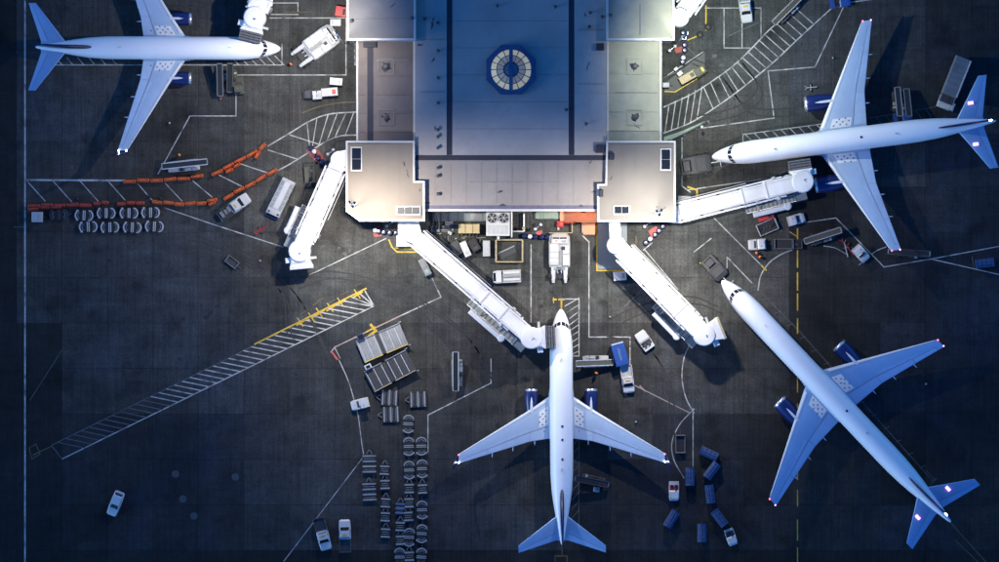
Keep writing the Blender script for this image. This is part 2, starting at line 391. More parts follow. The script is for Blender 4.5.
for y0, y1 in ((229, 239), (250, 267), (273, 290), (294, 310), (319, 333), (348, 362), (376, 392), (404, 420), (432, 448), (460, 478), (490, 506), (520, 540), (548, 562)):
    line([(797.5, y0), (797.5, y1)], 1.6 if y0 < 340 else 1.3, 'line_yellow')
line([(790, 232), (796, 236)], 1.0, 'line_yellow')
line([(688, 190), (770, 178)], 1.1); line([(682, 138), (682, 186)], 1.4); line([(682, 186), (690, 192)], 1.2)
line([(703, 128), (774, 118), (768, 71), (815, 67), (843, 8)], 1.3); line([(838, 4), (875, -1)], 1.2)
UP = [(664, 107), (690, 95), (708, 84), (733, 66), (752, 48), (766, 33), (779, 21), (796, 4)]
LO = [(664, 133), (690, 123), (713, 109), (737, 92), (757, 76), (776, 60), (798, 39), (833, 7)]
u = curve(UP, wpx=1.5); l = curve(LO, wpx=1.5)
for k in range(6): line([lerp((669, 105), (702, 87), k / 5), lerp((665, 132), (697, 119), k / 5)], 1.2)
for a, b in (((704, 88), (713, 108.5)), ((711, 83.5), (720, 103.5)), ((719, 77), (729, 97)), ((726, 72), (738, 91)), ((732, 67.5), (746, 85.5)), ((737.5, 62.5), (754, 79.5))): line([a, b], 1.1)
for k in range(10): x, y = 742.5 + k * 5.8, 57.8 - k * 5.6; line([(x, y), (x + 18, y + 16)], 1.1)
line([(705, 8), (761, 8), (761, 37)], 1.2); line([(724, 8), (724, 48), (750, 48)], 1.2); line([(742, 10), (742, 48)], 1.1); line([(728, 36), (758, 23)], 0.9, 'line_faint')
line([(743, 142), (743, 134.5), (822, 124)], 1.2)
for k in range(9): line([(745 + k * 9, 134 - k * 1.1), (753 + k * 9, 142 - k * 1.1)], 1.1)
line([(870, 118), (940, 106)], 1.0, 'line_faint')
for k in range(6): line([(876 + k * 10, 117 - k * 1.5), (881 + k * 10, 124 - k * 1.5)], 1.0, 'line_faint')
line([(668, 75), (703, 52)], 1.0); line([(663, 78), (690, 66)], 0.9, 'line_faint'); line([(688, 48), (704, 64)], 0.9, 'line_faint')
line([(597, 222), (597, 270.5), (627, 270.5)], 1.8, 'line_yellow')
patch([(598, 222), (627, 222), (627, 269), (598, 269)], 'deck_slate', 'mat_patch')
line([(389, 240), (392, 247), (397, 252), (416, 252)], 1.8, 'line_yellow'); line([(396, 248), (415, 249)], 1.2, 'line_yellow')
line([(706, 6), (706, 30)], 1.8, 'line_yellow'); line([(688, 40), (702, 34)], 1.4, 'line_yellow')
line([(688, 187), (697, 190), (697, 203)], 2.0, 'line_yellow')
patch([(306, 151), (316, 147), (326, 160), (318, 164)], 'mark_red'); patch([(535, 212), (560, 212), (560, 219), (535, 219)], 'deck_green')
patch([(648, 231), (656, 226), (660, 232), (652, 238)], 'mark_red', z=0.002); patch([(674, 48), (684, 46), (684, 52), (676, 53)], 'mark_red')
patch([(372, 228), (380, 226), (382, 236), (374, 237)], 'mark_red'); patch([(536, 232), (542, 230), (542, 238), (537, 240)], 'mark_red')
line([(951, 523), (986, 562)], 1.2, 'line_brown'); line([(955, 540), (978, 562)], 1.0, 'line_brown'); line([(926, 470), (935, 480), (931, 484)], 0.8, 'line_faint')
line([(30, 400), (62, 350)], 0.8, 'line_faint'); line([(706, 266), (711, 261)], 2.4, 'line_yellow'); line([(700, 263), (706, 266), (705, 270)], 1.4, 'line_yellow')
patch([(664, 137), (682, 131), (705, 121), (705, 124), (684, 135), (664, 141)], 'deck_green')
patch([(665, 83), (705, 52), (705, 72), (676, 91), (665, 91)], 'charcoal', 'mat_patch'); line([(665, 91.5), (675, 92), (706, 73)], 1.2, 'line_yellow')

# tyre marks and oil left on the stands
rs_ = random.Random(21)
def oil(px, py, r):
    n = 16; c = PX(px, py); mb = MB(); ex = rs_.uniform(0.5, 1.6); an = rs_.uniform(0, 3.1); rr = 1.0; pts = []
    for k in range(n):
        rr = 0.6 * rr + 0.4 * rs_.uniform(0.4, 1.3); a = 2 * math.pi * k / n; x, y = r * rr * math.cos(a) * ex, r * rr * math.sin(a)
        pts.append((c.x + x * math.cos(an) - y * math.sin(an), c.y + x * math.sin(an) + y * math.cos(an), 0))
    o = mb.add(pts, [tuple(range(n))]).build('oil_stain', 'oil', apron); o.location.z = 0.0012 + 0.0001 * rs_.randint(0, 9)
for px, py in ((562, 336), (552, 441), (572, 442), (545, 300), (590, 290), (610, 300), (742, 300), (800, 390), (830, 380), (745, 150), (850, 160), (845, 130), (250, 60), (165, 40), (160, 60), (303, 290), (320, 240), (345, 250), (300, 110), (270, 100), (440, 262), (455, 280), (470, 300), (640, 300), (655, 320), (720, 200), (735, 95), (720, 60), (335, 330), (350, 340), (430, 350), (410, 330), (182, 318), (211, 312), (236, 312), (150, 230), (105, 255), (290, 320), (520, 380), (500, 430), (640, 440), (700, 300), (690, 270), (780, 215), (770, 60), (800, 100)):
    for k in range(rs_.randint(1, 3)): oil(px + rs_.uniform(-7, 7), py + rs_.uniform(-7, 7), rs_.uniform(0.12, 0.5))
for p in ([(297, 285), (330, 275), (380, 285), (420, 310), (450, 350)], [(200, 240), (260, 262), (300, 300), (330, 360)], [(600, 330), (640, 310), (690, 300), (720, 310)], [(610, 340), (650, 350), (670, 390), (672, 440)], [(560, 300), (560, 345), (561, 440)], [(725, 283), (760, 320), (820, 385)], [(715, 160), (760, 152), (850, 141)], [(276, 50), (230, 50), (160, 49)],
          [(740, 60), (760, 90), (740, 110), (700, 120)], [(150, 240), (220, 250), (280, 290), (290, 340)], [(420, 300), (470, 340), (500, 400), (505, 470)], [(690, 60), (720, 75), (750, 110), (800, 112)]):
    for q in (-3.6, 3.6): curve([(x + q * 0.7, y + q) for x, y in p], n=5, wpx=1.6, m='tyre_mark')
# ------------------------------------------------------------------ terminal
ZR = 10.0
term = thing('terminal_building', 'flat roofed terminal concourse with an octagonal lit skylight and corner pavilions', 'building', PX(511, 100, 0))
T0 = term.location.copy()
def tp(px, py, z=ZR): p = PX(px, py, ZR); return (p.x - T0.x, p.y - T0.y)
def rect(x0, y0, x1, y1): return [tp(x0, y1), tp(x1, y1), tp(x1, y0), tp(x0, y0)]
def coping(poly, z, wd=0.36, h=0.3, m='coping', skip=()):
    n = len(poly)
    for i in range(n):
        if i in skip: continue
        a = Vector(poly[i]); b = Vector(poly[(i + 1) % n]); d = (b - a).normalized()
        MB().bar((a.x + d.x * wd / 2, a.y + d.y * wd / 2, z + h / 2), (b.x + d.x * wd / 2, b.y + d.y * wd / 2, z + h / 2), wd, h).build('coping', m, term)
def block(poly, z, roof, name='roof'):
    MB().prism(poly, -0.08, z - 0.35).build('wall', 'wall_concrete', term)
    return MB().prism(poly, z - 0.35, z).build(name, roof, term)
# concourse
zc = 10.0
block(rect(415, -60, 607, 210), zc, 'roof_blue')
def sheet(x0, y0, x1, y1, z, m, name, h=0.05):
    a = tp(x0, y1); b = tp(x1, y0); return MB().box(a[0], b[0], a[1], b[1], z, z + h).build(name, m, term)
sheet(416, -60, 446.6, 155, zc, 'roof_grey', 'roof_membrane'); sheet(574.4, -60, 606, 155, zc, 'roof_grey', 'roof_membrane')
sheet(416, 160.4, 606, 205, zc, 'roof_front', 'roof_membrane')
for k in range(8):
    y0 = -60 + k * 27; sheet(453 , y0, 568.6, min(y0 + 26.6, 154.4), zc, 'roof_blue', 'roof_membrane', 0.05 + 0.01 * (k % 2))
sheet(446.8, -60, 452.2, 155, zc, 'channel', 'roof_channel', 0.02); sheet(568.8, -60, 574.2, 155, zc, 'channel', 'roof_channel', 0.02)
sheet(408, 155.2, 614, 160.2, zc, 'channel', 'roof_channel', 0.03)
sheet(425, 205.2, 597, 209, zc, 'plum', 'roof_channel', 0.03); sheet(425, 209.2, 597, 211.4, zc - 0.2, 'coping', 'coping', 0.5)
# side blocks
zu = 11.5; zl = 8.6; zp = 11.0
for x0, x1, m, lx0, lx1, lm in ((348, 415, 'roof_slate', 357, 414, 'roof_brown'), (607, 673, 'roof_olive', 608, 661, 'roof_olive')):
    q = rect(x0, -60, x1, 40); block(q, zu, m); coping(q, zu)
    q = rect(lx0, 40, lx1, 142); block(q, zl, lm); coping(q, zl, 0.3, 0.25)
pl = [tp(*p) for p in ((347, 142), (347, 211), (360, 220.5), (424, 220.5), (424, 182), (414, 182), (414, 142))]
block(pl, zp, 'roof_cream'); coping(pl, zp, 0.3, 0.22)
pr = [tp(*p) for p in ((607, 142), (606, 185), (598, 185), (598, 221), (674.5, 221), (674.5, 142))]
block(pr, zp, 'roof_pale'); coping(pr, zp, 0.3, 0.22)
def hatch(x0, y0, x1, y1, z, nb=3, m='glass'):
    a = tp(x0, y1); b = tp(x1, y0)
    h = MB().box(a[0], b[0], a[1], b[1], z, z + 0.35, 0.06).build('roof_hatch', 'coping', term)
    for k in range(nb):
        if b[0] - a[0] > b[1] - a[1]:
            w_ = (b[0] - a[0] - 0.4) / nb; MB().box(a[0] + 0.2 + k * w_ + 0.03, a[0] + 0.2 + (k + 1) * w_ - 0.03, a[1] + 0.2, b[1] - 0.2, z + 0.36, z + 0.4).build('pane', m, h)
        else:
            w_ = (b[1] - a[1] - 0.4) / nb; MB().box(a[0] + 0.2, b[0] - 0.2, a[1] + 0.2 + k * w_ + 0.03, a[1] + 0.2 + (k + 1) * w_ - 0.03, z + 0.36, z + 0.4).build('pane', m, h)
hatch(351, 147, 362.5, 171.5, zp, 2); hatch(396, 206, 421, 215.5, zp, 3, 'charcoal'); hatch(660, 148.5, 671, 171, zp, 2); hatch(613, 205.5, 630, 215, zp, 2)
# low-roof trough, kerbed drains
a = tp(367, 141); b = tp(373, 47); MB().box(a[0], b[0], a[1], b[1], zl, zl + 0.05).build('roof_channel', 'channel', term)
a = tp(363, 47); b = tp(376, 41.5); MB().box(a[0], b[0], a[1], b[1], zl, zl + 0.5).build('roof_duct', 'channel', term)
for x, y in ((386, 66), (386, 117), (635, 66), (635, 117)):
    g = tp(x, y)
    d = MB()
    for s_ in (-1, 1):
        d.bar((g[0] - 1.25, g[1] + s_ * 1.25, zl + 0.06), (g[0] + 1.25, g[1] + s_ * 1.25, zl + 0.06), 0.14, 0.12)
        d.bar((g[0] + s_ * 1.25, g[1] - 1.17, zl + 0.05), (g[0] + s_ * 1.25, g[1] + 1.17, zl + 0.05), 0.14, 0.1)
    d.build('drain_kerb', 'roof_slate' if x < 500 else 'roof_olive', term)
    MB().lathe([(0.5, 0), (0.5, 0.18), (0.3, 0.3), (0.05, 0.32)], n=12, c=(g[0], g[1], zl)).build('roof_drain', 'dark_metal', term)
    r2 = random.Random(x + y); pts = []
    for k in range(14):
        r_ = r2.uniform(0.35, 0.95 if x > 500 else 1.05); pts.append((g[0] + r_ * math.cos(k * 0.449), g[1] + r_ * math.sin(k * 0.449), zl + 0.004))
    MB().add(pts, [tuple(range(14))]).build('stain', 'stain', term)
# pipe runs and seams on the roofs
for (x0, y0, x1, y1, z) in ((420, 40, 444, 40, zc), (420, 92, 444, 92, zc), (578, 84, 604, 84, zc), (578, 30, 604, 30, zc), (470, 182, 560, 182, zc), (376, 60, 409, 60, zl), (616, 92, 657, 92, zl), (352, 20, 410, 20, zu), (640, 5, 640, 36, zu)):
    a = tp(x0, y0); b = tp(x1, y1); MB().tube([(a[0], a[1], z + 0.12), (b[0], b[1], z + 0.12)], 0.05, 6).build('roof_pipe', 'mid_grey', term)
for x0, x1, y0, y1, z, m in ((416, 446, -40, 150, zc, 'roof_grey'), (575, 606, -40, 150, zc, 'roof_grey'), (358, 366, 48, 140, zl, 'roof_brown'), (375, 412, 48, 140, zl, 'roof_brown'), (609, 660, 44, 140, zl, 'roof_olive')):
    n = 5
    for k in range(n):
        y = y0 + (y1 - y0) * (k + 0.5) / n; a = tp(x0 + 1, y); b = tp(x1 - 1, y); MB().bar((a[0], a[1], z + 0.065), (b[0], b[1], z + 0.065), 0.16, 0.03).build('membrane_lap', m, term)
for x0, x1, y0, y1, z, m in ((350, 412, 144, 218, zp, 'roof_cream'), (610, 672, 144, 218, zp, 'roof_pale'), (420, 604, 163, 203, zc + 0.05, 'roof_front')):
    n = 5 if x1 - x0 < 100 else 12
    for k in range(1, n):
        x = x0 + (x1 - x0) * k / n; a = tp(x, y0); b = tp(x, y1); MB().bar((a[0], a[1], z + 0.02), (b[0], b[1], z + 0.02), 0.12, 0.03).build('membrane_lap', m, term)
# plant rooms, vents and stains on the roof
for x0, y0, x1, y1, z in ((596, 43.5, 604, 50.5, zc), (595.5, 145, 604.5, 153, zc), (599, 190, 603, 197, zp), (609, 154, 614, 160, zp)):
    a = tp(x0, y1); b = tp(x1, y0); MB().box(a[0], b[0], a[1], b[1], z + 0.05, z + 0.9, 0.1).build('roof_unit', 'channel', term)
for x, y in ((438, 23), (438, 51), (438, 78), (438, 103), (438, 130), (438, 137), (438, 168), (438, 176), (438, 194), (555, 7), (566, 110), (590, 13), (589, 27), (586, 124), (438, 148), (425, 19), (352, 22), (412, 19), (602, 17), (610, 16), (497, 6)):
    g = tp(x, y); z = zu if (x < 415 or x > 607) and y < 40 else zc
    MB().lathe([(0.16, 0), (0.16, 0.5), (0.3, 0.52), (0.3, 0.62), (0.08, 0.75)], n=10, c=(g[0], g[1], z + 0.04)).build('roof_vent', 'dark_metal', term)
def smear(x, y, ln, wd, ang, z, n=5, seed=0):
    r2 = random.Random(seed + int(x * 7)); g = tp(x, y); ca, sa = math.cos(R(ang)), math.sin(R(ang))
    top = []; bot = []
    for k in range(n * 2 + 1):
        t = k / (n * 2) - 0.5; wv = wd * (1 - (2 * t) ** 2) * r2.uniform(0.3, 1.0) + 0.03
        of = r2.uniform(-0.12, 0.12)
        for lst, s_ in ((top, 1), (bot, -1)):
            px_, py_ = t * ln, of + s_ * wv / 2
            lst.append((g[0] + px_ * ca - py_ * sa, g[1] + px_ * sa + py_ * ca, z))
    MB().add(top + bot[::-1], [tuple(range(len(top) * 2))]).build('stain', 'stain', term)
for k, (x, y, ln, wd, ang, z) in enumerate(((433, 20, 2.2, 0.45, 70, zc), (432, 26, 1.6, 0.5, 80, zc), (420, 45, 1.4, 0.6, 10, zc), (433, 60, 1.3, 0.5, 60, zc), (435, 128, 1.2, 0.5, 80, zc), (418, 168, 0.8, 0.5, 20, zc), (588, 66, 2.2, 0.28, 72, zc), (585, 15, 1.2, 0.4, 90, zc),
        (404, 164, 1.3, 0.5, 110, zp), (408, 174, 2.2, 0.2, 110, zp), (590, 163, 1.4, 0.3, 50, zc), (611, 178, 1.2, 0.35, 50, zp), (500, 192, 1.4, 0.5, 10, zc), (594, 192, 1.5, 0.4, 0, zc), (427, 203, 1.5, 0.7, 5, zc), (581, 206, 1.0, 0.5, 0, zc), (637, 126, 2.0, 0.25, -40, zl), (393, 6, 1.6, 0.25, 30, zu), (503, 205, 1.6, 0.5, 0, zc), (420, 190, 0.8, 0.4, 90, zp), (664, 208, 0.9, 0.3, 40, zp), (657, 207, 0.5, 0.3, 20, zp))):
    smear(x, y, ln * 0.75, wd * 0.65, ang, z + (0.062 if z == zc else 0.006) + 0.001 * k, seed=k)
# facade window ribbons
def facade(x0, x1, y, z0, z1, n):
    a = tp(x0, y); b = tp(x1, y)
    st = (b[0] - a[0]) / n
    for k in range(n): MB().box(a[0] + k * st + 0.08, a[0] + (k + 1) * st - 0.08, a[1] - 0.04, a[1] + 0.05, z0, z1).build('window', 'glass', term)
facade(426, 597, 210, 6.2, 8.8, 18); facade(364, 396, 220.5, 6.4, 9.0, 4); facade(624, 660, 221, 6.4, 9.0, 4)
# skylight
sg = tp(511, 70)
sk = MB().lathe([(4.35, 0.0), (4.35, 0.75), (3.6, 0.8), (3.5, 0.72), (3.5, 0.1)], n=8, c=(0, 0, 0), caps=False).build('skylight', 'skylight_frame', term, label='octagonal glazed skylight lit from inside')
sk.location = (sg[0], sg[1], zc + 0.04); sk.rotation_euler = (0, 0, R(22.5))
def dome(r): return 0.55 + 1.3 * (1 - (r / 3.5) ** 2)
for k in range(16):
    a0 = k * 22.5 - 22.5; a1 = a0 + 22.5
    for r0, r1 in ((1.28, 2.3), (2.38, 3.3)):
        am = ((a0 + a1) / 2 + 22.5) % 180
        mm = 'skylight_pane' if r0 > 2 else 'skylight_inner'
        d0 = 1.3 + 0.6 / r1
        A0, A1 = R(a0 + d0), R(a1 - d0)
        vs = [(r * math.cos(A), r * math.sin(A), dome(r) - dz) for dz in (0, 0.05) for r, A in ((r0, A0), (r1, A0), (r1, A1), (r0, A1))]
        MB().add(vs, [(0, 1, 2, 3), (7, 6, 5, 4), (0, 4, 5, 1), (1, 5, 6, 2), (2, 6, 7, 3), (3, 7, 4, 0)]).build('pane', mm, sk)
    c_, s_ = math.cos(R(a0)), math.sin(R(a0))
    MB().tube([(r * c_, r * s_, dome(r)) for r in (0.2, 1.2, 2.3, 3.45)], 0.05, 5).build('mullion', 'dark_metal', sk)
MB().lathe([(1.25, dome(1.25) - 0.03), (0.6, dome(0.6)), (0.1, dome(0) + 0.02)], n=16).build('hub_cap', 'skylight_hub', sk)
for r in (1.25, 2.34): MB().lathe([(r - 0.05, dome(r) - 0.04), (r - 0.05, dome(r) + 0.05), (r + 0.05, dome(r) + 0.05), (r + 0.05, dome(r) - 0.04)], n=32, caps=False).build('ring_bar', 'dark_metal', sk)
MB().lathe([(3.3, dome(3.3) + 0.02), (3.62, dome(3.3) - 0.02), (3.62, 0.7), (3.3, 0.6)], n=32, caps=False).build('rim', 'skylight_frame', sk)
for s_ in (1, ):
    an = R(90 - 22.5)
    pts = [(r * math.cos(an), r * math.sin(an), dome(abs(r)) + 0.1) for r in (-3.4, -2.3, -1.2, 0, 1.2, 2.3, 3.4)]
    b_ = MB()
    for p, q in zip(pts, pts[1:]): b_.bar(p, q, 0.62, 0.12)
    b_.build('ridge_beam', 'skylight_frame', sk)

# ------------------------------------------------------------------ floodlight masts
def mast(px, py, hz, aim, power, label, z0=0.0, color=(1.0, 0.92, 0.80), size=150, aim2=None):
    b = PX(px, py, z0); t = thing('floodlight_mast', label, 'light mast', b, 0, 'floodlight masts around the terminal')
    h = hz - z0
    MB().lathe([(0.16, 0), (0.16, 0.4), (0.11, 0.5), (0.06, h)], n=10).build('pole', 'galvanised', t)
    for k, (ax, ay) in enumerate([aim] + ([aim2] if aim2 else [])):
        q = PX(ax, ay, 0) - b; d = Vector((q.x, q.y, 0)).normalized(); n = Vector((-d.y, d.x, 0))
        arm = Vector((0, 0, h - 0.2 - 0.5 * k))
        MB().bar(arm - n * 0.6, arm + n * 0.6, 0.1).build('crossbar', 'galvanised', t)
        for s_ in (-0.42, 0.42):
            c = arm + n * s_ + d * 0.22
            MB().bar(c - d * 0.14 + Vector((0, 0, 0.10)), c + d * 0.16 - Vector((0, 0, 0.10)), 0.4, 0.22).build('lamp_head', 'grey_metal', t)
            c2 = c + d * 0.19 - Vector((0, 0, 0.125))
            MB().bar(c2 - d * 0.015 + Vector((0, 0, 0.01)), c2 + d * 0.015 - Vector((0, 0, 0.01)), 0.34, 0.18).build('lamp_glass', 'lamp_white', t)
        ld = bpy.data.lights.new('floodlight', 'SPOT'); ld.energy = power[k] if isinstance(power, tuple) else power
        ld.color = color; ld.spot_size = R(size); ld.spot_blend = 1.0; ld.shadow_soft_size = 0.35
        lo = bpy.data.objects.new('floodlight', ld); COL.objects.link(lo); lo.parent = t
        lo.location = arm + d * 0.75 - Vector((0, 0, 0.35))
        tgt = PX(ax, ay, 0) - b - lo.location
        lo.rotation_euler = tgt.to_track_quat('-Z', 'Y').to_euler()
    return t
K = 1000.0
mast(344, 44, 26, (262, 70), 18 * K, 'tall floodlight mast beside the upper left wall of the terminal', size=152)
mast(677, 44, 26, (755, 75), 19 * K, 'tall floodlight mast beside the upper right wall of the terminal', color=(0.96, 1.0, 0.84), size=152)
mast(356, 206, 30, (285, 260), (14 * K, 29 * K), 'floodlight mast on the left corner pavilion roof', zp, aim2=(450, 295), size=126)
mast(655, 214, 30, (735, 250), (14 * K, 29 * K), 'floodlight mast on the right corner pavilion roof', zp, aim2=(590, 295), size=126)
# ------------------------------------------------------------------ airliners
def naca(f, t): return 5 * t * (0.2969 * math.sqrt(f) - 0.126 * f - 0.3516 * f * f + 0.2843 * f ** 3 - 0.1036 * f ** 4)
FR = [0, 0.015, 0.06, 0.15, 0.3, 0.5, 0.72, 1.0]
def sec_at(secs, v):
    for a, b in zip(secs, secs[1:]):
        if v <= b[0] + 1e-6:
            t = (v - a[0]) / (b[0] - a[0]); return [x + (y - x) * t for x, y in zip(a, b)]
    return list(secs[-1])
def wing_mesh(secs, side):
    rs = []
    for v, le, te, z, t in secs:
        c = te - le
        up = [(le + f * c, side * v, z + naca(f, t) * c + 0.01) for f in FR]
        lo = [(le + f * c, side * v, z - 0.6 * naca(f, t) * c - 0.01) for f in FR[1:-1]]
        rs.append(up + lo[::-1])
    return MB().rings(rs)
def wing_patch(secs, side, v0, v1, f0, f1, off, nv=4, nf=3, th=0.0):
    vs = []
    for i in range(nv + 1):
        v = v0 + (v1 - v0) * i / nv; _, le, te, z, t = sec_at(secs, v); c = te - le
        for j in range(nf + 1):
            f = f0 + (f1 - f0) * j / nf; vs.append((le + f * c, side * v, z + naca(f, t) * c + 0.01 + off))
    n = nf + 1
    fs = [(i * n + j, i * n + j + 1, (i + 1) * n + j + 1, (i + 1) * n + j) for i in range(nv) for j in range(nf)]
    return MB().add(vs, fs)

def airliner(label, nose, tail, P):
    zc = P['zc']; A = PX(*nose, zc); B = PX(*tail, zc); d = B - A; Lf = math.hypot(d.x, d.y)
    root = thing('passenger_jet', label, 'airplane', (A.x, A.y, 0), math.atan2(d.y, d.x))
    Rw, Rz = P['R']; k = P['k']
    st = [(0, 0.04, -0.55), (0.1, 0.24, -0.54), (0.3, 0.44, -0.52), (0.8, 0.72, -0.45), (1.5, 1.02, -0.34), (2.1, 1.2, -0.26), (2.7, 1.36, -0.2), (3.6, 1.56, -0.12), (5.0, 1.77, -0.04), (6.6, 1.88, 0)]
    st = [(u * P['nk'], r, z) for u, r, z in st]
    tl = [(14, 1.88, 0.0), (11.5, 1.85, 0.03), (9, 1.68, 0.18), (7, 1.42, 0.38), (5, 1.10, 0.6), (3, 0.76, 0.82), (1.5, 0.48, 0.95), (0.4, 0.27, 1.02), (0, 0.12, 1.04)]
    full = [(u, r, z) for u, r, z in st] + [(Lf - u * P['tk'], r, z) for u, r, z in tl]
    def rad(u):
        for a, b in zip(full, full[1:]):
            if u <= b[0]:
                t = (u - a[0]) / (b[0] - a[0]); return [x + (y - x) * t for x, y in zip(a, b)]
        return full[-1]
    NS = 32; s_w = Rw / 1.88; s_h = Rz / 1.88
    def pt(u, ang, off=0.0):
        _, r, z = rad(u); return (u, (r * s_w + off) * math.sin(ang), zc + z + (r * s_h + off) * math.cos(ang))
    us = [x[0] for x in st] + [st[-1][0] + (Lf - 14 * P['tk'] - st[-1][0]) * i / 10 for i in range(1, 10)] + [Lf - x[0] * P['tk'] for x in tl]
    fus = MB().rings([[pt(u, 2 * math.pi * i / NS) for i in range(NS)] for u in us]).build('fuselage', 'fuselage_white', root, True)
    def fpatch(u0, u1, a0, a1, name, m, par=fus, off=0.012, nu=2, na=3, skew=0.0):
        vs = [pt(u0 + (u1 - u0) * i / nu + skew * (j / na), R(a0 + (a1 - a0) * j / na), off) for i in range(nu + 1) for j in range(na + 1)]
        n = na + 1
        return MB().add(vs, [(i * n + j, i * n + j + 1, (i + 1) * n + j + 1, (i + 1) * n + j) for i in range(nu) for j in range(na)]).build(name, m, par)
    for s in (-1, 1):       # flight-deck windows
        fpatch(P['cw'], P['cw'] + 0.62, s * 4, s * 30, 'cockpit_window', 'glass', skew=0.18)
        fpatch(P['cw'] + 0.2, P['cw'] + 0.85, s * 33, s * 52, 'cockpit_window', 'glass', skew=0.3)
        fpatch(P['cw'] + 0.55, P['cw'] + 1.15, s * 55, s * 69, 'cockpit_window', 'glass', skew=0.25)
        mb = MB(); u = 6.2
        while u < Lf - 9:
            if not (P['wl'] + 1.2 < u < P['wl'] + 1.6):
                q = [pt(u + du, R(s * a), 0.01) for du, a in ((0, 80), (0.26, 80), (0.26, 89), (0, 89))]
                mb.add(q, [(0, 1, 2, 3)])
            u += 0.52
        mb.build('cabin_windows', 'glass', fus)['kind'] = 'stuff'
        for u in (5.0, Lf - 8.6): fpatch(u, u + 0.86, s * 62, s * 106, 'cabin_door', 'panel_light', off=0.01, na=5)
        if P['k'] == '757': fpatch(P['wl'] - 4.2, P['wl'] - 3.4, s * 62, s * 104, 'cabin_door', 'panel_light', off=0.01, na=5)
    for u in P['ant']:
        _, r, z = rad(u); zz = zc + z + r * s_h
        MB().add([(u, -0.03, zz - 0.05), (u + 0.5, -0.02, zz - 0.05), (u + 0.5, 0.02, zz - 0.05), (u, 0.03, zz - 0.05), (u + 0.25, -0.012, zz + 0.3), (u + 0.5, -0.012, zz + 0.3), (u + 0.5, 0.012, zz + 0.3), (u + 0.25, 0.012, zz + 0.3)],
                 [(0, 1, 5, 4), (1, 2, 6, 5), (2, 3, 7, 6), (3, 0, 4, 7), (4, 5, 6, 7), (3, 2, 1, 0)]).build('antenna', 'dark_metal', root)
    for u in P['dots']:
        _, r, z = rad(u); MB().lathe([(0.22, -0.08), (0.2, 0.06), (0.12, 0.12), (0.02, 0.14)], n=12, c=(u, 0.1, zc + z + r * s_h)).build('beacon', 'navy', root)
    # wing-body fairing
    fa = MB()
    w0, w1 = P['wing'][0][1], P['wing'][0][2]
    fa.rings([[(u, rr * math.sin(2 * math.pi * i / 20) * 1.12, zc - 0.75 + rr * 0.72 * math.cos(2 * math.pi * i / 20)) for i in range(20)] for u, rr in ((w0 - 2.2, 0.9), (w0 - 0.8, 1.6), (w0 + 1.0, 1.84), (w1 - 0.5, 1.84), (w1 + 1.2, 1.5), (w1 + 2.6, 0.8))])
    fa.build('belly_fairing', 'wing_grey', root, True)
    secs = [(v, le, te, zc + z, t) for v, le, te, z, t in P['wing']]
    vt = secs[-1][0]
    for s in (-1, 1):
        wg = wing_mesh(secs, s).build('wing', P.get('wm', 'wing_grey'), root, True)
        vb = Rw + 0.6
        wing_patch(secs, s, vb, vt - 0.5, 0.0, 0.075, 0.02, 8, 3).build('slat', 'slat_metal', wg)
        wing_patch(secs, s, vb, vt - 0.3, 0.115, 0.125, 0.014, 8, 1).build('panel_gap', 'gap_dark', wg)
        wing_patch(secs, s, Rw + 0.35, vt * 0.96, 0.70, 0.714, 0.014, 8, 1).build('panel_gap', 'gap_dark', wg)
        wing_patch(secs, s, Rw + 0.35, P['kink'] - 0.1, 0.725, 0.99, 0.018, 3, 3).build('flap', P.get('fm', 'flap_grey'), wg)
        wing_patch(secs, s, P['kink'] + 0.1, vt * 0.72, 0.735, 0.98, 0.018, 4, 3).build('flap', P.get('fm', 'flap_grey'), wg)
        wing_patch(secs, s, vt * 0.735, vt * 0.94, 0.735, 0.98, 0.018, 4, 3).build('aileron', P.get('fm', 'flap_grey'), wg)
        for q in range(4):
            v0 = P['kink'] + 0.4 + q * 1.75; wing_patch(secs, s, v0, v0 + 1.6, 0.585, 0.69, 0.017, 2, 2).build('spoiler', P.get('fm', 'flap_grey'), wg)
        wp = wing_patch(secs, s, Rw + 0.22, Rw + 1.75, 0.22, 0.66, 0.02, 3, 5).build('walkway_panel', 'panel_light', wg)
        for q in range(8):
            v = Rw + 0.5 + 0.48 * (q % 3) + 0.1 * (q % 2); f = 0.27 + 0.046 * q
            wing_patch(secs, s, v, v + 0.26, f, f + 0.035, 0.028, 1, 1).build('vent', 'gap_dark', wp)
        for v in P['fair']:
            _, le, te, z, t = sec_at(secs, v)
            MB().rings([[(u, s * (v + rr * math.cos(2 * math.pi * i / 8)), z - 0.22 + rr * 1.2 * math.sin(2 * math.pi * i / 8)) for i in range(8)] for u, rr in ((te - 2.4, 0.04), (te - 1.6, 0.17), (te - 0.2, 0.17), (te + 0.75, 0.03))]).build('flap_fairing', 'wing_grey', wg, True)
        _, le, te, z, t = secs[-1]
        if P['winglet']:
            ws = [(vt - 0.02, le, te, z, 0.1), (vt + 0.3, le + 0.25, te + 0.1, z + 0.12, 0.1), (vt + 0.55, le + 0.7, te + 0.35, z + 0.6, 0.09), (vt + 0.75, le + 1.35, te + 0.8, z + 1.7, 0.08), (vt + 0.92, le + 1.85, te + 1.1, z + 2.5, 0.08)]
            rs = []
            for i, (v, a, b, zz, tt) in enumerate(ws):
                tilt = (0, 0.5, 1.1, 1.4, 1.42)[i]; c = b - a; ring = []
                for sg in (1, -1):
                    for f in (FR if sg == 1 else FR[1:-1][::-1]):
                        h = sg * naca(f, tt) * c + sg * 0.008
                        ring.append((a + f * c, s * (v - h * math.sin(tilt)), zz + h * math.cos(tilt)))
                rs.append(ring)
            MB().rings(rs).build('winglet', 'navy', wg, True)
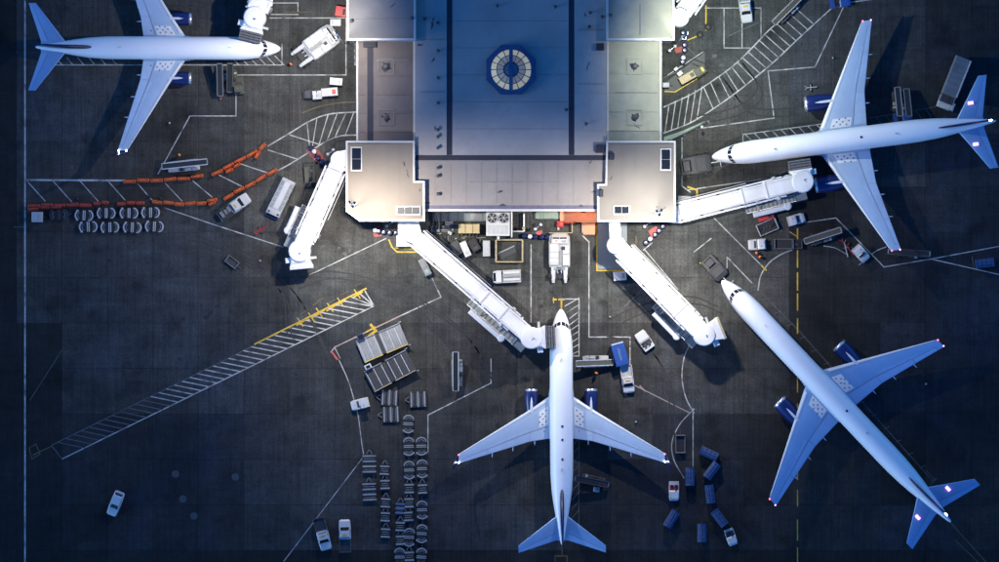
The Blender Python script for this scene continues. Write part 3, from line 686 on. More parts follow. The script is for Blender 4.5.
        for du, mm in ((0.15, P['tipl'][0]), ((te - le) - 0.15, P['tipl'][1])):
            MB().lathe([(0.02, -0.13), (0.1, -0.08), (0.12, 0), (0.1, 0.08), (0.02, 0.13)], n=10, c=(le + du, s * (vt + 0.02), z + 0.08)).build('navigation_light', mm, wg)
        # engine
        eu, ev, er, el = P['eng']; ez = zc + P['ez']; c = (eu, s * ev, ez)
        en = MB().lathe([(er * 0.9, 0.12), (er * 1.0, 0.55), (er * 1.04, 1.2), (er * 1.0, el * 0.55), (er * 0.86, el * 0.85), (er * 0.72, el), (er * 0.66, el), (er * 0.66, el - 0.3)], 'x', 28, c, False).build('engine', 'engine_blue', root, True)
        MB().lathe([(er * 0.90, 0.14), (er * 0.985, 0.34), (er * 0.955, 0.1), (er * 0.90, 0.0), (er * 0.82, 0.05), (er * 0.78, 0.3), (er * 0.77, 0.7)], 'x', 28, (eu, s * ev, ez), False).build('intake_lip', 'bare_metal', en, True)
        MB().lathe([(er * 0.79, 0.72), (0.3, 0.74), (0.28, 0.6), (0.02, 0.3)], 'x', 24, c).build('fan', 'dark_metal', en, True)
        MB().lathe([(er * 0.6, el - 0.35), (er * 0.56, el + 0.2), (er * 0.4, el + 0.75), (er * 0.22, el + 0.8), (0.03, el + 1.35)], 'x', 20, c).build('exhaust', 'dark_metal', en, True)
        zt = sec_at(secs, ev); wz = zt[3] + 0.15
        MB().rings([[(eu + u, s * ev - wv, zb), (eu + u, s * ev + wv, zb), (eu + u, s * ev + wv * 0.8, zz), (eu + u, s * ev - wv * 0.8, zz)] for u, wv, zb, zz in ((el * 0.32, 0.03, ez + er * 0.95, ez + er * 1.04), (el * 0.5, 0.2, ez + er * 0.8, ez + er * 1.16), (el * 0.8, 0.26, ez + er * 0.6, max(wz, ez + er * 1.1)), (zt[1] - eu + 1.2, 0.2, ez + er * 0.55, wz + 0.12))]).build('pylon', 'slat_metal', en, True)
        # tailplane
        ts = [(v, le_ , te_, zc + z_, t_) for v, le_, te_, z_, t_ in P['tail']]
        tpn = wing_mesh(ts, s).build('tailplane', 'dusk_tint', root, True)
        wing_patch(ts, s, 0.7, ts[-1][0] - 0.2, 0.0, 0.08, 0.015, 3, 2).build('leading_edge', 'dusk_tint_pale', tpn)
        wing_patch(ts, s, 1.0, ts[-1][0] * 0.94, 0.69, 0.705, 0.01, 3, 1).build('panel_gap', 'gap_dark', tpn)
        wing_patch(ts, s, 1.0, ts[-1][0] * 0.94, 0.715, 0.98, 0.012, 3, 2).build('elevator', 'dusk_tint_pale', tpn)
        if P['logo']:
            _, le, te, z, t = sec_at(ts, 3.4); cx = le + (te - le) * 0.3
            MB().box(cx - 0.42, cx + 0.42, s * 3.4 - 0.22, s * 3.4 + 0.22, z + 0.15, z + 0.42, 0.1).build('logo_light', 'lamp_pink', tpn)
    # fin
    fn = P['fin']; rs = []
    for h, le, te, t in fn:
        c = te - le; zz = zc + h
        rs.append([(le + f * c, naca(f, t) * c, zz) for f in FR] + [(le + f * c, -naca(f, t) * c, zz) for f in FR[1:-1][::-1]])
    fo = MB().rings(rs).build('fin', 'navy', root, True)
    h, le, te, t = fn[-1]
    rud = MB()
    for s in (-1, 1):
        rud.add([(a[1] + f * (a[2] - a[1]), s * (naca(f, a[3]) * (a[2] - a[1]) + 0.012), zc + a[0]) for a in (fn[2], fn[-1]) for f in (0.7, 0.99)], [(0, 1, 3, 2)])
    rud.build('rudder', 'engine_blue', fo)
    if P['logo']: MB().lathe([(0.02, -0.3), (0.12, -0.15), (0.12, 0.15), (0.02, 0.3)], 'x', 10, (le + 1.4, 0, zc + h + 0.08)).build('anti_collision_light', 'lamp_nav', fo)
    # landing gear
    for gx, gy, rr in ((P['ng'], 0, 0.38), (P['mg'], P['mt'], 0.55), (P['mg'], -P['mt'], 0.55)):
        g = MB().cyl((gx, gy, rr), (gx, gy, zc - 0.6), 0.12, n=8).build('landing_gear', 'bare_metal', root)
        for dx in ((0,) if (gy == 0 or P['k'] == '737') else (-0.55, 0.55)):
            for dy in (-0.3, 0.3): MB().cyl((gx + dx, gy + dy - 0.14, rr), (gx + dx, gy + dy + 0.14, rr), rr, n=16).build('wheel', 'rubber', g, True)
    return root

def p737(**k):
    d = dict(k='737', zc=3.35, R=(1.90, 2.0), nk=1.0, tk=1.0, cw=2.05, wl=14.3, winglet=True, tipl=('lamp_red', 'lamp_nav'),
        wing=[(0.0, 13.0, 21.4, -1.0, 0.13), (1.9, 14.3, 21.3, -0.95, 0.12), (5.2, 16.55, 21.75, -0.60, 0.115), (16.9, 23.7, 25.25, 0.85, 0.10)], kink=5.2,
        fair=(4.4, 8.0, 11.4), eng=(13.15, 4.9, 1.08, 4.1), ez=-1.55,
        tail=[(0, 33.2, 38.0, 0.95, 0.1), (0.9, 33.9, 37.9, 1.0, 0.1), (7.15, 38.7, 39.9, 1.75, 0.09)],
        fin=[(1.2, 28.3, 33.0, 0.07), (1.9, 29.3, 37.6, 0.085), (3.0, 32.2, 37.7, 0.12), (9.1, 36.9, 39.2, 0.11)], logo=False, ng=4.6, mg=20.0, mt=2.86, ant=(8.0, 26.0), dots=(19.2, 21.4, 24.6))
    d.update(k); return d
def p757(off=0.0, off2=0.0, **k):
    d = dict(k='757', zc=4.15, R=(1.90, 2.02), nk=1.05, tk=1.12, cw=2.45, wl=17.9 + off, winglet=False, tipl=('lamp_red', 'lamp_pink'),
        wing=[(v, a + off, b + off, z, t) for v, a, b, z, t in ((0.0, 16.9, 26.0, -1.05, 0.13), (1.85, 17.9, 25.9, -1.0, 0.125), (7.6, 21.0, 26.2, -0.45, 0.115), (18.95, 27.1, 28.75, 0.75, 0.10))], kink=7.6,
        fair=(5.6, 9.6, 13.4), eng=(16.3 + off * 1.12, 6.7, 1.36, 5.0), ez=-1.75,
        tail=[(v, a + off2, b + off2, z, t) for v, a, b, z, t in ((0, 39.6, 44.9, 0.75, 0.1), (1.0, 40.5, 44.8, 0.8, 0.1), (7.65, 44.8, 46.2, 1.5, 0.09))],
        fin=[(h, a + off2, b + off2, t) for h, a, b, t in ((1.2, 35.8, 41.0, 0.025), (1.9, 37.0, 44.6, 0.05), (3.0, 39.4, 44.7, 0.09), (8.9, 43.6, 46.4, 0.09))], logo=True, ng=5.5, mg=24.0 + off, mt=3.66, ant=(10.0, 30.0 + off), dots=(24.5 + off * 1.2,))
    d.update(k); return d
def shift(P, o):
    "lengthen the aft body by o metres"
    P['tail'] = [(v, a + o, b + o, z, t) for v, a, b, z, t in P['tail']]; P['fin'] = [(h, a + o, b + o, t) for h, a, b, t in P['fin']]; return P
airliner('white twin jet with upturned blue wingtips parked straight nose-up below the terminal', (561, 309), (562, 544), p737())
P = shift(p737(), 1.3)
P['wing'] = [(v, a + 1.3, b + 1.3, z, t) for v, a, b, z, t in P['wing']]; P['eng'] = (14.75, 4.9, 1.08, 4.0); P['wl'] += 1.3; P['mg'] += 1.3; P['dots'] = (); P['tipl'] = ('lamp_nav', 'lamp_nav')
airliner('white twin jet nosed up to the left wall of the terminal, heading right', (280.5, 48.6), (36.5, 47.4), P)
airliner('white and navy twin jet nosed up to the right side of the terminal', (712, 157), (995, 121), p757())
airliner('long white twin jet parked diagonally at lower right with pink tail lights', (722, 280.5), (950, 521.5), p757(4.1, 7.1, wm='dusk_tint', fm='dusk_tint_pale'))  # wings here take the painted-in dusk blue of the tailplanes
# ------------------------------------------------------------------ boarding bridges
def jet_bridge(label, rpx, cpx, head, corridor=None, bellows=True, aux=True, w1=1.3, w2=1.55, hl=2.6, rr=1.5, slots=True, canopy='bellows', split=0.5):
    ZT = 7.0; A = PX(*rpx, ZT); B = PX(*cpx, ZT); d = B - A; L = math.hypot(d.x, d.y); rz = math.atan2(d.y, d.x)
    t = thing('boarding_bridge', label, 'boarding bridge', (A.x, A.y, 0), rz, 'boarding bridges of the terminal')
    MB().lathe([(0.9, 0), (0.9, 0.3), (0.55, 0.35), (0.55, 3.4), (1.2, 3.7)], n=16).build('column', 'light_grey', t, True)
    MB().lathe([(rr, 3.7), (rr, 6.95), (rr - 0.1, 7.15), (0.5, 7.3), (0.05, 7.32)], n=28).build('rotunda', 'bridge_white', t, True)
    if corridor:
        inv = Matrix.Rotation(-rz, 4, 'Z')
        q = [inv @ (PX(x, y, ZT) - Vector((A.x, A.y, 0))) for x, y in corridor]
        MB().prism([(p.x, p.y) for p in q], 4.0, 6.9).build('corridor', 'bridge_white', t)
    x0, xm, x1 = rr * 0.6, L * split, L - 1.2
    xa, xb = x0 + (xm - x0) * 0.98, xm + (x1 - xm) * 0.42; wm = (w1 + w2) / 2
    s1 = MB().loft([(x0, w1, 4.1, 6.6, 0.12), (xa + 1.2, w1, 4.1, 6.6, 0.12)]).build('tunnel', 'bridge_white', t)
    sm = MB().loft([(xa, wm, 3.98, 6.75, 0.12), (xb + 1.2, wm, 3.98, 6.75, 0.12)]).build('tunnel', 'bridge_white', t)
    s2 = MB().loft([(xb, w2, 3.85, 6.9, 0.12), (x1, w2, 3.85, 6.9, 0.12)]).build('tunnel', 'bridge_white', t)
    for par, a, b, w_, z in ((s1, x0 + 0.9, xa - 0.2, w1, 6.6), (sm, xa + 0.3, xb - 0.2, wm, 6.75), (s2, xb + 0.3, x1 - 0.8, w2, 6.9)):
        n = max(2, int((b - a) / 1.15))
        for k in range(n):
            x = a + (b - a) * k / n; MB().bar((x, -w_ + 0.14, z + 0.012), (x, w_ - 0.14, z + 0.012), 0.07, 0.04).build('roof_seam', 'bridge_white', par)
        MB().box(a - 0.1, a + 0.12, -w_ - 0.03, w_ + 0.03, z - 0.5, z + 0.07).build('collar', 'bridge_seam', par)
        for s in (-1, 1): MB().bar((a + 0.3, s * (w_ - 0.3), z + 0.04), (b, s * (w_ - 0.3), z + 0.04), 0.06, 0.05).build('roof_conduit', 'light_grey', par)
    if slots:
        for s, m in ((1, 'bridge_seam'), (-1, 'bridge_seam')):
            n = 3
            for k in range(n):
                a = x0 + 1.2 + (xm - x0 - 1.4) * k / n; b = x0 + 0.7 + (xm - x0 - 1.4) * (k + 1) / n
                MB().bar((a, s * (w1 + 0.12), 6.2), (b, s * (w1 + 0.12), 6.2), 0.16, 0.1).build('cable_slot', m, s1)
            MB().bar((x0 + 0.8, s * (w1 + 0.38), 6.35), (L * 0.86, s * (w1 + 0.38), 6.35), 0.26, 0.2).build('guide_rail', 'bridge_white', t)
        MB().tube([(x0 + 1, w1 + 0.75, 5.2), (L * 0.3, w1 + 0.8, 4.4), (L * 0.6, w1 + 0.8, 4.3)], 0.07).build('cable', 'light_grey', t)
    MB().lathe([(1.8, 3.5), (1.8, 6.95), (1.65, 7.12), (1.0, 7.2), (0.3, 7.22), (0.05, 7.2)], n=32, c=(L, 0, 0)).build('cab_rotunda', 'bridge_white', t, True)
    MB().lathe([(0.14, 7.2), (0.14, 7.5), (0.05, 7.55)], n=8, c=(L + 0.3, 0.2, 0)).build('roof_lamp', 'grey_metal', t)
    # swivelling cab
    ha = heading(*head) - rz
    cab = MB().loft([(0.6, 1.55, 3.5, 6.8, 0.15), (1.7, 1.6, 3.5, 6.7, 0.15), (hl - 0.5, 1.75, 3.5, 6.4, 0.1), (hl, 1.95, 3.45, 6.3, 0.1)]).build('cab', 'bridge_white', t)
    cab.location = (L, 0, 0); cab.rotation_euler = (0, 0, ha)
    MB().box(0.9, 1.8, -2.5, -1.6, 3.6, 5.9, 0.1).build('operator_booth', 'bridge_white', cab)
    MB().box(1.1, 1.5, 1.62, 2.6, 5.5, 5.7).build('cab_arm', 'light_grey', cab)
    if bellows:
        for k in range(4): MB().box(hl + 0.02 + k * 0.42, hl + 0.36 + k * 0.42, -1.85 + 0.02 * k, 1.85 - 0.02 * k, 3.6, 6.25 + 0.03 * (k % 2), 0.12).build('bellows', canopy, cab)
        for k in range(5): MB().bar((hl + 0.05, -1.7 + k * 0.85, 6.32), (hl + 1.6, -1.7 + k * 0.85, 6.30), 0.09, 0.05).build('bellows_strap', 'bellows', cab)
    else:
        MB().box(hl + 0.02, hl + 0.35, -1.9, 1.9, 3.6, 6.35, 0.12).build('bellows', canopy if canopy != 'bellows' else 'beige', cab)
    # drive bogie
    g = MB().box(L * 0.8 - 0.5, L * 0.8 + 0.5, -1.9, 1.9, 0.9, 1.3).build('drive_bogie', 'grey_metal', t)
    for s in (-1, 1):
        MB().box(L * 0.8 - 0.25, L * 0.8 + 0.25, s * 1.75 - 0.2, s * 1.75 + 0.2, 1.3, 6.7, 0.05).build('lift_column', 'light_grey', t)
        MB().cyl((L * 0.8, s * 1.3 - 0.25, 0.6), (L * 0.8, s * 1.3 + 0.25, 0.6), 0.6, n=16).build('wheel', 'rubber', g, True)
    rb = random.Random(int(rpx[0]))
    for k in range(5):
        u = L * (0.55 + 0.08 * k); s = rb.choice((-1, 1)); MB().box(u, u + rb.uniform(0.3, 0.9), s * (w2 + 0.02) - 0.25, s * (w2 + 0.02) + 0.25, 5.6, 6.5, 0.06).build('service_box', rb.choice(('bridge_white', 'light_grey')), t)
    if aux:
        a, b = L * 0.56, L - 1.6; y = -3.05
        st = MB().bar((a, y + 0.75, 1.2), (b, y + 0.75, 3.7), 1.1, 0.18).build('service_stair', 'stair_grey', t)
        for k in range(12):
            q = (k + 0.5) / 12; MB().box(a + (b - a) * q - 0.12, a + (b - a) * q + 0.12, y + 0.28, y + 1.22, 1.32 + 2.5 * q, 1.37 + 2.5 * q).build('tread', 'grey_metal', st)
        for s in (0.2, 1.3): MB().bar((a, y + s, 2.0), (b, y + s, 4.5), 0.07).build('handrail', 'galvanised', st)
        MB().box(b - 0.1, b + 1.9, y + 0.1, y + 1.7, 3.4, 3.6).build('stair_landing', 'stair_grey', t)
        MB().box(L * 0.6, L * 0.86, y - 0.75, y + 0.1, 2.3, 3.3, 0.15).build('air_unit', 'bridge_white', t)
        MB().lathe([(0.65, 2.3), (0.65, 3.25), (0.5, 3.38), (0.05, 3.4)], n=18, c=(L * 0.86, y - 0.25, 0)).build('air_unit_end', 'bridge_white', t, True)
        for q in (0.64, 0.82): MB().bar((L * q, y - 0.3, 2.5), (L * q, -w2, 4.2), 0.1).build('hanger', 'light_grey', t)
    return t
jet_bridge('white boarding bridge reaching down to the jet at upper left', (277, -45), (254.5, 17), (-4, 16), hl=2.4, aux=False, w2=1.75)
jet_bridge('white boarding bridge at left pavilion, swung down-left with its cab empty', (339.5, 160), (299.5, 251), (2, 20), corridor=[(336, 152), (349, 149), (349, 170), (340, 172)], bellows=False, w1=1.3, w2=1.42, canopy='bridge_white')
jet_bridge('long white boarding bridge joined to the central jet', (410, 232), (531.5, 338), (20, -1), corridor=[(398, 219), (418, 219), (421, 232), (411, 243), (398, 236)], rr=1.2, hl=2.3, w1=1.22, w2=1.38, split=0.62)
jet_bridge('white boarding bridge at right pavilion, swung down-right with its cab empty', (616.5, 245), (704.5, 335), (20, -8), corridor=[(609, 219), (620, 219), (621, 240), (610, 240)], bellows=False, hl=2.9, w1=1.38, w2=1.55, rr=1.55, split=0.55)
jet_bridge('white boarding bridge from right pavilion to the jet at upper right', (670, 215), (803, 181.5), (-3, -20), corridor=[(664, 212), (672, 205), (679, 212), (681, 223), (672, 223)], rr=1.2, hl=2.0, w1=1.2, w2=1.38, split=0.55)
jet_bridge('white boarding bridge cut by the top edge beside the upper right wall', (680, 17), (730, -55), (10, -10), corridor=[(672, 6), (680, 10), (684, 22), (673, 16)], aux=False, rr=1.55, w1=1.45)

# ------------------------------------------------------------------ vehicles
def wheels(t, xs, hw, r=0.36, wd=0.24):
    for x in xs:
        for s in (-1, 1):
            w_ = MB().cyl((x, s * hw - wd / 2, r), (x, s * hw + wd / 2, r), r, n=16).build('wheel', 'rubber', t, True)
            MB().cyl((x, s * (hw + wd / 2 + 0.005), r), (x, s * (hw + wd / 2 + 0.02), r), r * 0.6, n=12).build('rim', 'bare_metal', w_)
def quad(t, pts, name, m): return MB().add(pts, [(0, 1, 2, 3)]).build(name, m, t)
def lights(t, xf, xr, hw, z=0.7):
    for s in (-1, 1):
        MB().box(xf - 0.12, xf + 0.02, s * hw - 0.17, s * hw + 0.17, z - 0.09, z + 0.09, 0.03).build('headlight', 'light_grey', t)
        MB().box(xr - 0.02, xr + 0.08, s * hw - 0.1, s * hw + 0.1, z - 0.05, z + 0.15, 0.02).build('tail_light', 'signal_red', t)
def greenhouse(t, xb, xf, wb, z0, z1, rake_f=0.6, rake_r=0.25, m='vehicle_white', roof_in=0.18):
    "cab with pillars, roof and glazing"
    MB().loft([(xb, wb, z0, z0 + 0.05, 0.01), (xb + rake_r, wb - roof_in, z0, z1, 0.06), (xf - rake_f, wb - roof_in, z0, z1, 0.06), (xf, wb, z0, z0 + 0.05, 0.01)]).build('cab', m, t, True)
    o = 0.012
    quad(t, [(xf - 0.04, -wb + 0.14, z0 + 0.09 + o), (xf - 0.04, wb - 0.14, z0 + 0.09 + o), (xf - rake_f + 0.06, wb - roof_in - 0.12, z1 - 0.02 + o), (xf - rake_f + 0.06, -wb + roof_in + 0.12, z1 - 0.02 + o)], 'windscreen', 'glass')
    quad(t, [(xb + 0.03, -wb + 0.16, z0 + 0.1 + o), (xb + 0.03, wb - 0.16, z0 + 0.1 + o), (xb + rake_r - 0.03, wb - roof_in - 0.14, z1 - 0.05 + o), (xb + rake_r - 0.03, -wb + roof_in + 0.14, z1 - 0.05 + o)], 'rear_window', 'glass')
    for s in (-1, 1):
        y0 = s * (wb - roof_in * 0.25 + 0.0); y1 = s * (wb - roof_in + 0.01)
        quad(t, [(xb + rake_r * 0.9, s * (wb - roof_in + 0.012), z0 + 0.12), (xf - rake_f * 0.95, s * (wb - roof_in + 0.012), z0 + 0.12), (xf - rake_f - 0.02, s * (wb - roof_in + 0.012), z1 - 0.1), (xb + rake_r + 0.05, s * (wb - roof_in + 0.012), z1 - 0.1)], 'side_window', 'glass')
def mirror(t, x, w_, z):
    for s in (-1, 1): MB().box(x - 0.06, x + 0.08, s * (w_ + 0.1) - 0.1, s * (w_ + 0.1) + 0.1, z, z + 0.18, 0.03).build('mirror', 'black', t)

def pickup(label, px, py, dx, dy, L=5.6, bed='charcoal', group='pickup trucks on the apron', m='vehicle_white', rack=False, load=None):
    p = PX(px, py, 1.0); t = thing('pickup_truck', label, 'truck', (p.x, p.y, 0), heading(dx, dy), group)
    h = L / 2; w_ = 0.98
    MB().loft([(-h + 0.05, w_ - 0.05, 0.45, 0.95, 0.06), (-h * 0.02, w_, 0.35, 1.0, 0.08), (h * 0.45, w_, 0.35, 1.08, 0.1), (h * 0.9, w_ - 0.06, 0.38, 0.98, 0.12), (h, w_ - 0.25, 0.45, 0.8, 0.1)]).build('body', m, t)
    greenhouse(t, -h * 0.12, h * 0.56, w_ - 0.03, 1.02, 1.78, 0.62, 0.22, m)
    b = MB().box(-h + 0.12, -h * 0.18, -w_ + 0.14, w_ - 0.14, 0.96, 0.99).build('bed_floor', bed, t)
    for s in (-1, 1): MB().box(-h, -h * 0.16, s * (w_ - 0.07) - 0.065, s * (w_ - 0.07) + 0.065, 0.9, 1.32, 0.03).build('bed_side', m if bed != 'charcoal' else 'charcoal', t)
    MB().box(-h - 0.05, -h + 0.07, -w_ + 0.15, w_ - 0.15, 0.6, 1.3, 0.03).build('tailgate', m if bed != 'charcoal' else 'charcoal', t)
    if load:
        rb = random.Random(int(px)); 
        for k in range(3): x = -h + 0.4 + k * 0.7; MB().box(x, x + 0.55, -0.6 + rb.uniform(0, 0.3), 0.5 + rb.uniform(-0.2, 0.2), 1.0, 1.25 + rb.uniform(0, 0.3), 0.05).build('tool_box', load, t)
    if rack:
        for x in (-h * 0.85, -h * 0.25): MB().bar((x, -w_ + 0.1, 1.75), (x, w_ - 0.1, 1.75), 0.08).build('rack_bar', 'galvanised', t)
    wheels(t, (-h * 0.62, h * 0.64), w_ - 0.1, 0.38); lights(t, h * 0.96, -h - 0.06, w_ - 0.22); mirror(t, h * 0.38, w_, 1.1)
    MB().box(h * 0.1 - 0.12, h * 0.1 + 0.12, -0.4, 0.4, 1.79, 1.89, 0.04).build('light_bar', 'yellow', t)
    return t
def car(label, px, py, dx, dy, L=4.4, m='vehicle_white'):
    p = PX(px, py, 1.0); t = thing('passenger_car', label, 'car', (p.x, p.y, 0), heading(dx, dy)); h = L / 2; w_ = 0.9
    MB().loft([(-h, w_ - 0.22, 0.45, 0.75, 0.1), (-h * 0.92, w_ - 0.08, 0.32, 0.92, 0.12), (-h * 0.4, w_, 0.28, 0.98, 0.1), (h * 0.35, w_, 0.28, 0.98, 0.1), (h * 0.88, w_ - 0.08, 0.32, 0.8, 0.12), (h, w_ - 0.28, 0.42, 0.66, 0.08)]).build('body', m, t, True)
    greenhouse(t, -h * 0.85, h * 0.42, w_ - 0.06, 0.95, 1.45, 0.72, 0.55, m)
    wheels(t, (-h * 0.6, h * 0.62), w_ - 0.12, 0.32, 0.2); lights(t, h * 0.95, -h * 0.99, w_ - 0.25, 0.62); mirror(t, h * 0.22, w_, 0.95)
    return t
pickup('white pickup with a dark bed beside the orange barriers', 234, 207, 30, -21, 5.9, load='grey_metal')
pickup('white pickup with a light bed parked in a painted bay at the top edge', 745, 5, 4, 30, 5.8, bed='mid_grey', m='vehicle_white')
pickup('white pickup towing a blue box trailer right of the central jet', 627.5, 379, 4, 30, 4.6, bed='light_grey')
pickup('pale pickup facing down, parked left of its twin near the bottom edge', 322.5, 534, 8, 30, 5.4)
pickup('pale pickup facing up, beside a dolly column near the bottom edge', 345, 536, -1, -30, 5.4)
car('lone white saloon car on dark tarmac at lower left', 115.5, 503.5, -8, 20, 4.2)

def towbarless(label, px, py, dx, dy, L=8.0, W=3.5):
    p = PX(px, py, 1.2); t = thing('aircraft_tractor', label, 'tractor', (p.x, p.y, 0), heading(dx, dy), 'white towbarless aircraft tractors'); h = L / 2; w_ = W / 2
    MB().loft([(-1.5, w_ - 0.1, 0.35, 1.25, 0.15), (-1.0, w_, 0.35, 1.35, 0.15), (h - 1.6, w_, 0.35, 1.4, 0.15), (h - 0.5, w_ - 0.1, 0.4, 1.25, 0.2), (h, w_ - 0.55, 0.5, 1.0, 0.15)]).build('body', 'light_grey', t)
    MB().box(-1.2, h - 1.7, 0.16, w_ - 0.1, 1.38, 1.75, 0.12).build('engine_cover', 'vehicle_white', t)
    MB().box(-1.3, 0.5, -w_ + 0.12, -0.5, 1.36, 1.8, 0.12).build('side_locker', 'vehicle_white', t)
    MB().box(-1.1, 1.2, -0.42, 0.1, 1.38, 1.42).build('deck_plate', 'mid_grey', t)
    MB().box(0.65, 2.0, -w_ + 0.15, -0.5, 1.38, 1.6, 0.06).build('air_grille', 'vehicle_white', t)
    MB().box(1.3, 1.9, -0.9, -0.35, 1.63, 1.68).build('grille', 'black', t)
    for k in range(3): MB().box(-0.9 + k * 0.9, -0.82 + k * 0.9, 0.2, w_ - 0.15, 1.74, 1.77).build('cover_seam', 'mid_grey', t)
    c = MB().loft([(h - 1.75, w_ - 0.35, 1.3, 2.0, 0.1), (h - 1.55, w_ - 0.4, 1.3, 2.1, 0.12), (h - 1.0, w_ - 0.45, 1.2, 2.1, 0.12), (h - 0.3, w_ - 0.5, 1.1, 1.3, 0.05)]).build('cab', 'vehicle_white', t)
    for q in (-1, 1): quad(c, [(h - 0.38, q * 0.06, 1.37), (h - 0.38, q * (w_ - 0.62), 1.37), (h - 0.96, q * (w_ - 0.62), 2.07), (h - 0.96, q * 0.06, 2.07)], 'windscreen', 'glass')
    MB().box(h - 1.5, h - 1.2, -w_ + 0.7, -0.3, 2.105, 2.15).build('roof_hatch', 'mid_grey', c)
    MB().lathe([(0.12, 2.1), (0.12, 2.28), (0.04, 2.3)], n=10, c=(h - 1.3, 0.5, 0)).build('beacon', 'barrier_orange', c)
    for s in (-1, 1):
        MB().loft([(-h, 0.2, 0.3, 0.75, 0.08), (-h + 0.6, 0.3, 0.3, 0.95, 0.1), (-1.5, 0.4, 0.3, 1.15, 0.1)]).build('fork_arm', 'vehicle_white', t).location = (0, s * (w_ - 0.75), 0)
        MB().cyl((-h + 1.1, s * (w_ - 0.22) - 0.2, 0.55), (-h + 1.1, s * (w_ - 0.22) + 0.2, 0.55), 0.55, n=16).build('wheel', 'rubber', t, True)
        MB().cyl((h - 1.6, s * (w_ - 0.1) - 0.2, 0.5), (h - 1.6, s * (w_ - 0.1) + 0.2, 0.5), 0.5, n=16).build('wheel', 'rubber', t, True)
        MB().cyl((-1.5, s * 0.45, 0.9), (-2.5, s * 0.3, 0.8), 0.13, n=8).build('cylinder_ram', 'bare_metal', t)
        MB().box(-2.0, -1.55, s * 0.7 - 0.2, s * 0.7 + 0.2, 1.0, 1.25, 0.04).build('hydraulic_block', 'mid_grey', t)
    MB().box(-1.95, -1.52, -0.95, 0.95, 0.4, 0.98, 0.1).build('cradle_back', 'grey_metal', t)
    MB().box(-h + 0.7, -1.97, -0.7, 0.7, 0.3, 0.45).build('cradle', 'black', t)
    return t
towbarless('white towbarless tractor angled in a painted box right of the upper left jet', 315.5, 46, 38, -27, 8.2, 3.9)
towbarless('white towbarless tractor facing up, left-centre of the service yard', 559.5, 258, 0, -30, 8.2, 3.5)

def tow_tractor(label, px, py, dx, dy, L=4.6, W=2.5, m='charcoal', bar=2.2):
    p = PX(px, py, 0.8); t = thing('tow_tractor', label, 'tractor', (p.x, p.y, 0), heading(dx, dy)); h = L / 2; w_ = W / 2
    MB().loft([(-h, w_ - 0.1, 0.35, 1.1, 0.12), (-0.2, w_, 0.35, 1.2, 0.12), (h * 0.8, w_, 0.35, 1.05, 0.15), (h, w_ - 0.2, 0.4, 0.9, 0.1)]).build('body', m, t)
    greenhouse(t, -h + 0.2, -h + 1.7, w_ - 0.5, 1.12, 1.85, 0.3, 0.2, m)
    MB().box(0.1, h * 0.7, -w_ + 0.3, w_ - 0.3, 1.12, 1.26, 0.05).build('bonnet', 'charcoal', t)
    wheels(t, (-h * 0.6, h * 0.6), w_ - 0.05, 0.48, 0.3)
    b = MB().bar((h, 0, 0.6), (h + bar, 0, 0.75), 0.14).build('tow_bar', 'galvanised', t)
    MB().bar((h + bar * 0.7, -0.9, 0.7), (h + bar * 0.7, 0.9, 0.7), 0.12).build('tow_bar_axle', 'galvanised', b)
    return t
tow_tractor('dark tow tractor coupled to the nose of the upper right jet', 696, 165, 20, -3, 5.0, 3.0)
tow_tractor('dark tow tractor coupled to the nose of the diagonal jet', 714.5, 268, 12, 13, 4.2, 2.6)

def baggage_tug(label, px, py, dx, dy, L=3.1, W=1.6, m='vehicle_white', seat='black', canopy=False):
    p = PX(px, py, 0.8); t = thing('baggage_tug', label, 'tug', (p.x, p.y, 0), heading(dx, dy), 'baggage tugs on the apron'); h = L / 2; w_ = W / 2
    MB().loft([(-h, w_ - 0.05, 0.28, 0.85, 0.06), (-0.25, w_, 0.28, 0.8, 0.05)]).build('rear_body', m, t)
    MB().loft([(-0.3, w_ - 0.02, 0.28, 0.7, 0.04), (0.1, w_, 0.28, 0.95, 0.1), (h - 0.35, w_ - 0.04, 0.28, 0.95, 0.14), (h, w_ - 0.2, 0.35, 0.75, 0.1)]).build('bonnet', m, t)
    MB().box(-0.95, -0.15, -w_ + 0.12, w_ - 0.12, 0.8, 0.86).build('foot_well', seat, t)
    for s in (-1, 1):
        st = MB().box(-0.95, -0.5, s * 0.36 - 0.22, s * 0.36 + 0.22, 0.86, 1.0, 0.04).build('seat', 'charcoal', t)
        MB().box(-1.03, -0.93, s * 0.36 - 0.22, s * 0.36 + 0.22, 0.9, 1.35, 0.03).build('seat_back', 'charcoal', st)
    MB().lathe([(0.17, 0), (0.2, 0.02), (0.17, 0.04)], n=12, c=(-0.25, 0.36, 1.05)).build('steering_wheel', 'black', t)
    if canopy:
        for x in (-1.0, -0.2):
            for s in (-1, 1): MB().bar((x, s * (w_ - 0.15), 0.85), (x, s * (w_ - 0.15), 1.85), 0.06).build('canopy_post', 'dark_metal', t)
        MB().loft([(-1.2, w_ - 0.12, 1.8, 1.9, 0.04), (-0.9, w_ - 0.06, 1.84, 1.97, 0.06), (-0.25, w_ - 0.06, 1.84, 1.97, 0.06), (-0.05, w_ - 0.14, 1.82, 1.9, 0.04)]).build('canopy', m, t)
        MB().lathe([(0.1, 1.95), (0.1, 2.08), (0.03, 2.1)], n=8, c=(-0.6, 0.3, 0)).build('beacon', 'barrier_orange', t)
        MB().box(0.15, 0.5, -w_ + 0.3, w_ - 0.3, 0.955, 0.98).build('bonnet_grille', 'charcoal', t)
    wheels(t, (-h * 0.58, h * 0.6), w_ - 0.06, 0.32, 0.22); lights(t, h - 0.02, -h, w_ - 0.3, 0.6)
    return t
baggage_tug('small white baggage tug standing alone between the bare bridge and blue trailer', 644.5, 340.5, -9, -13, 3.3, 2.0)
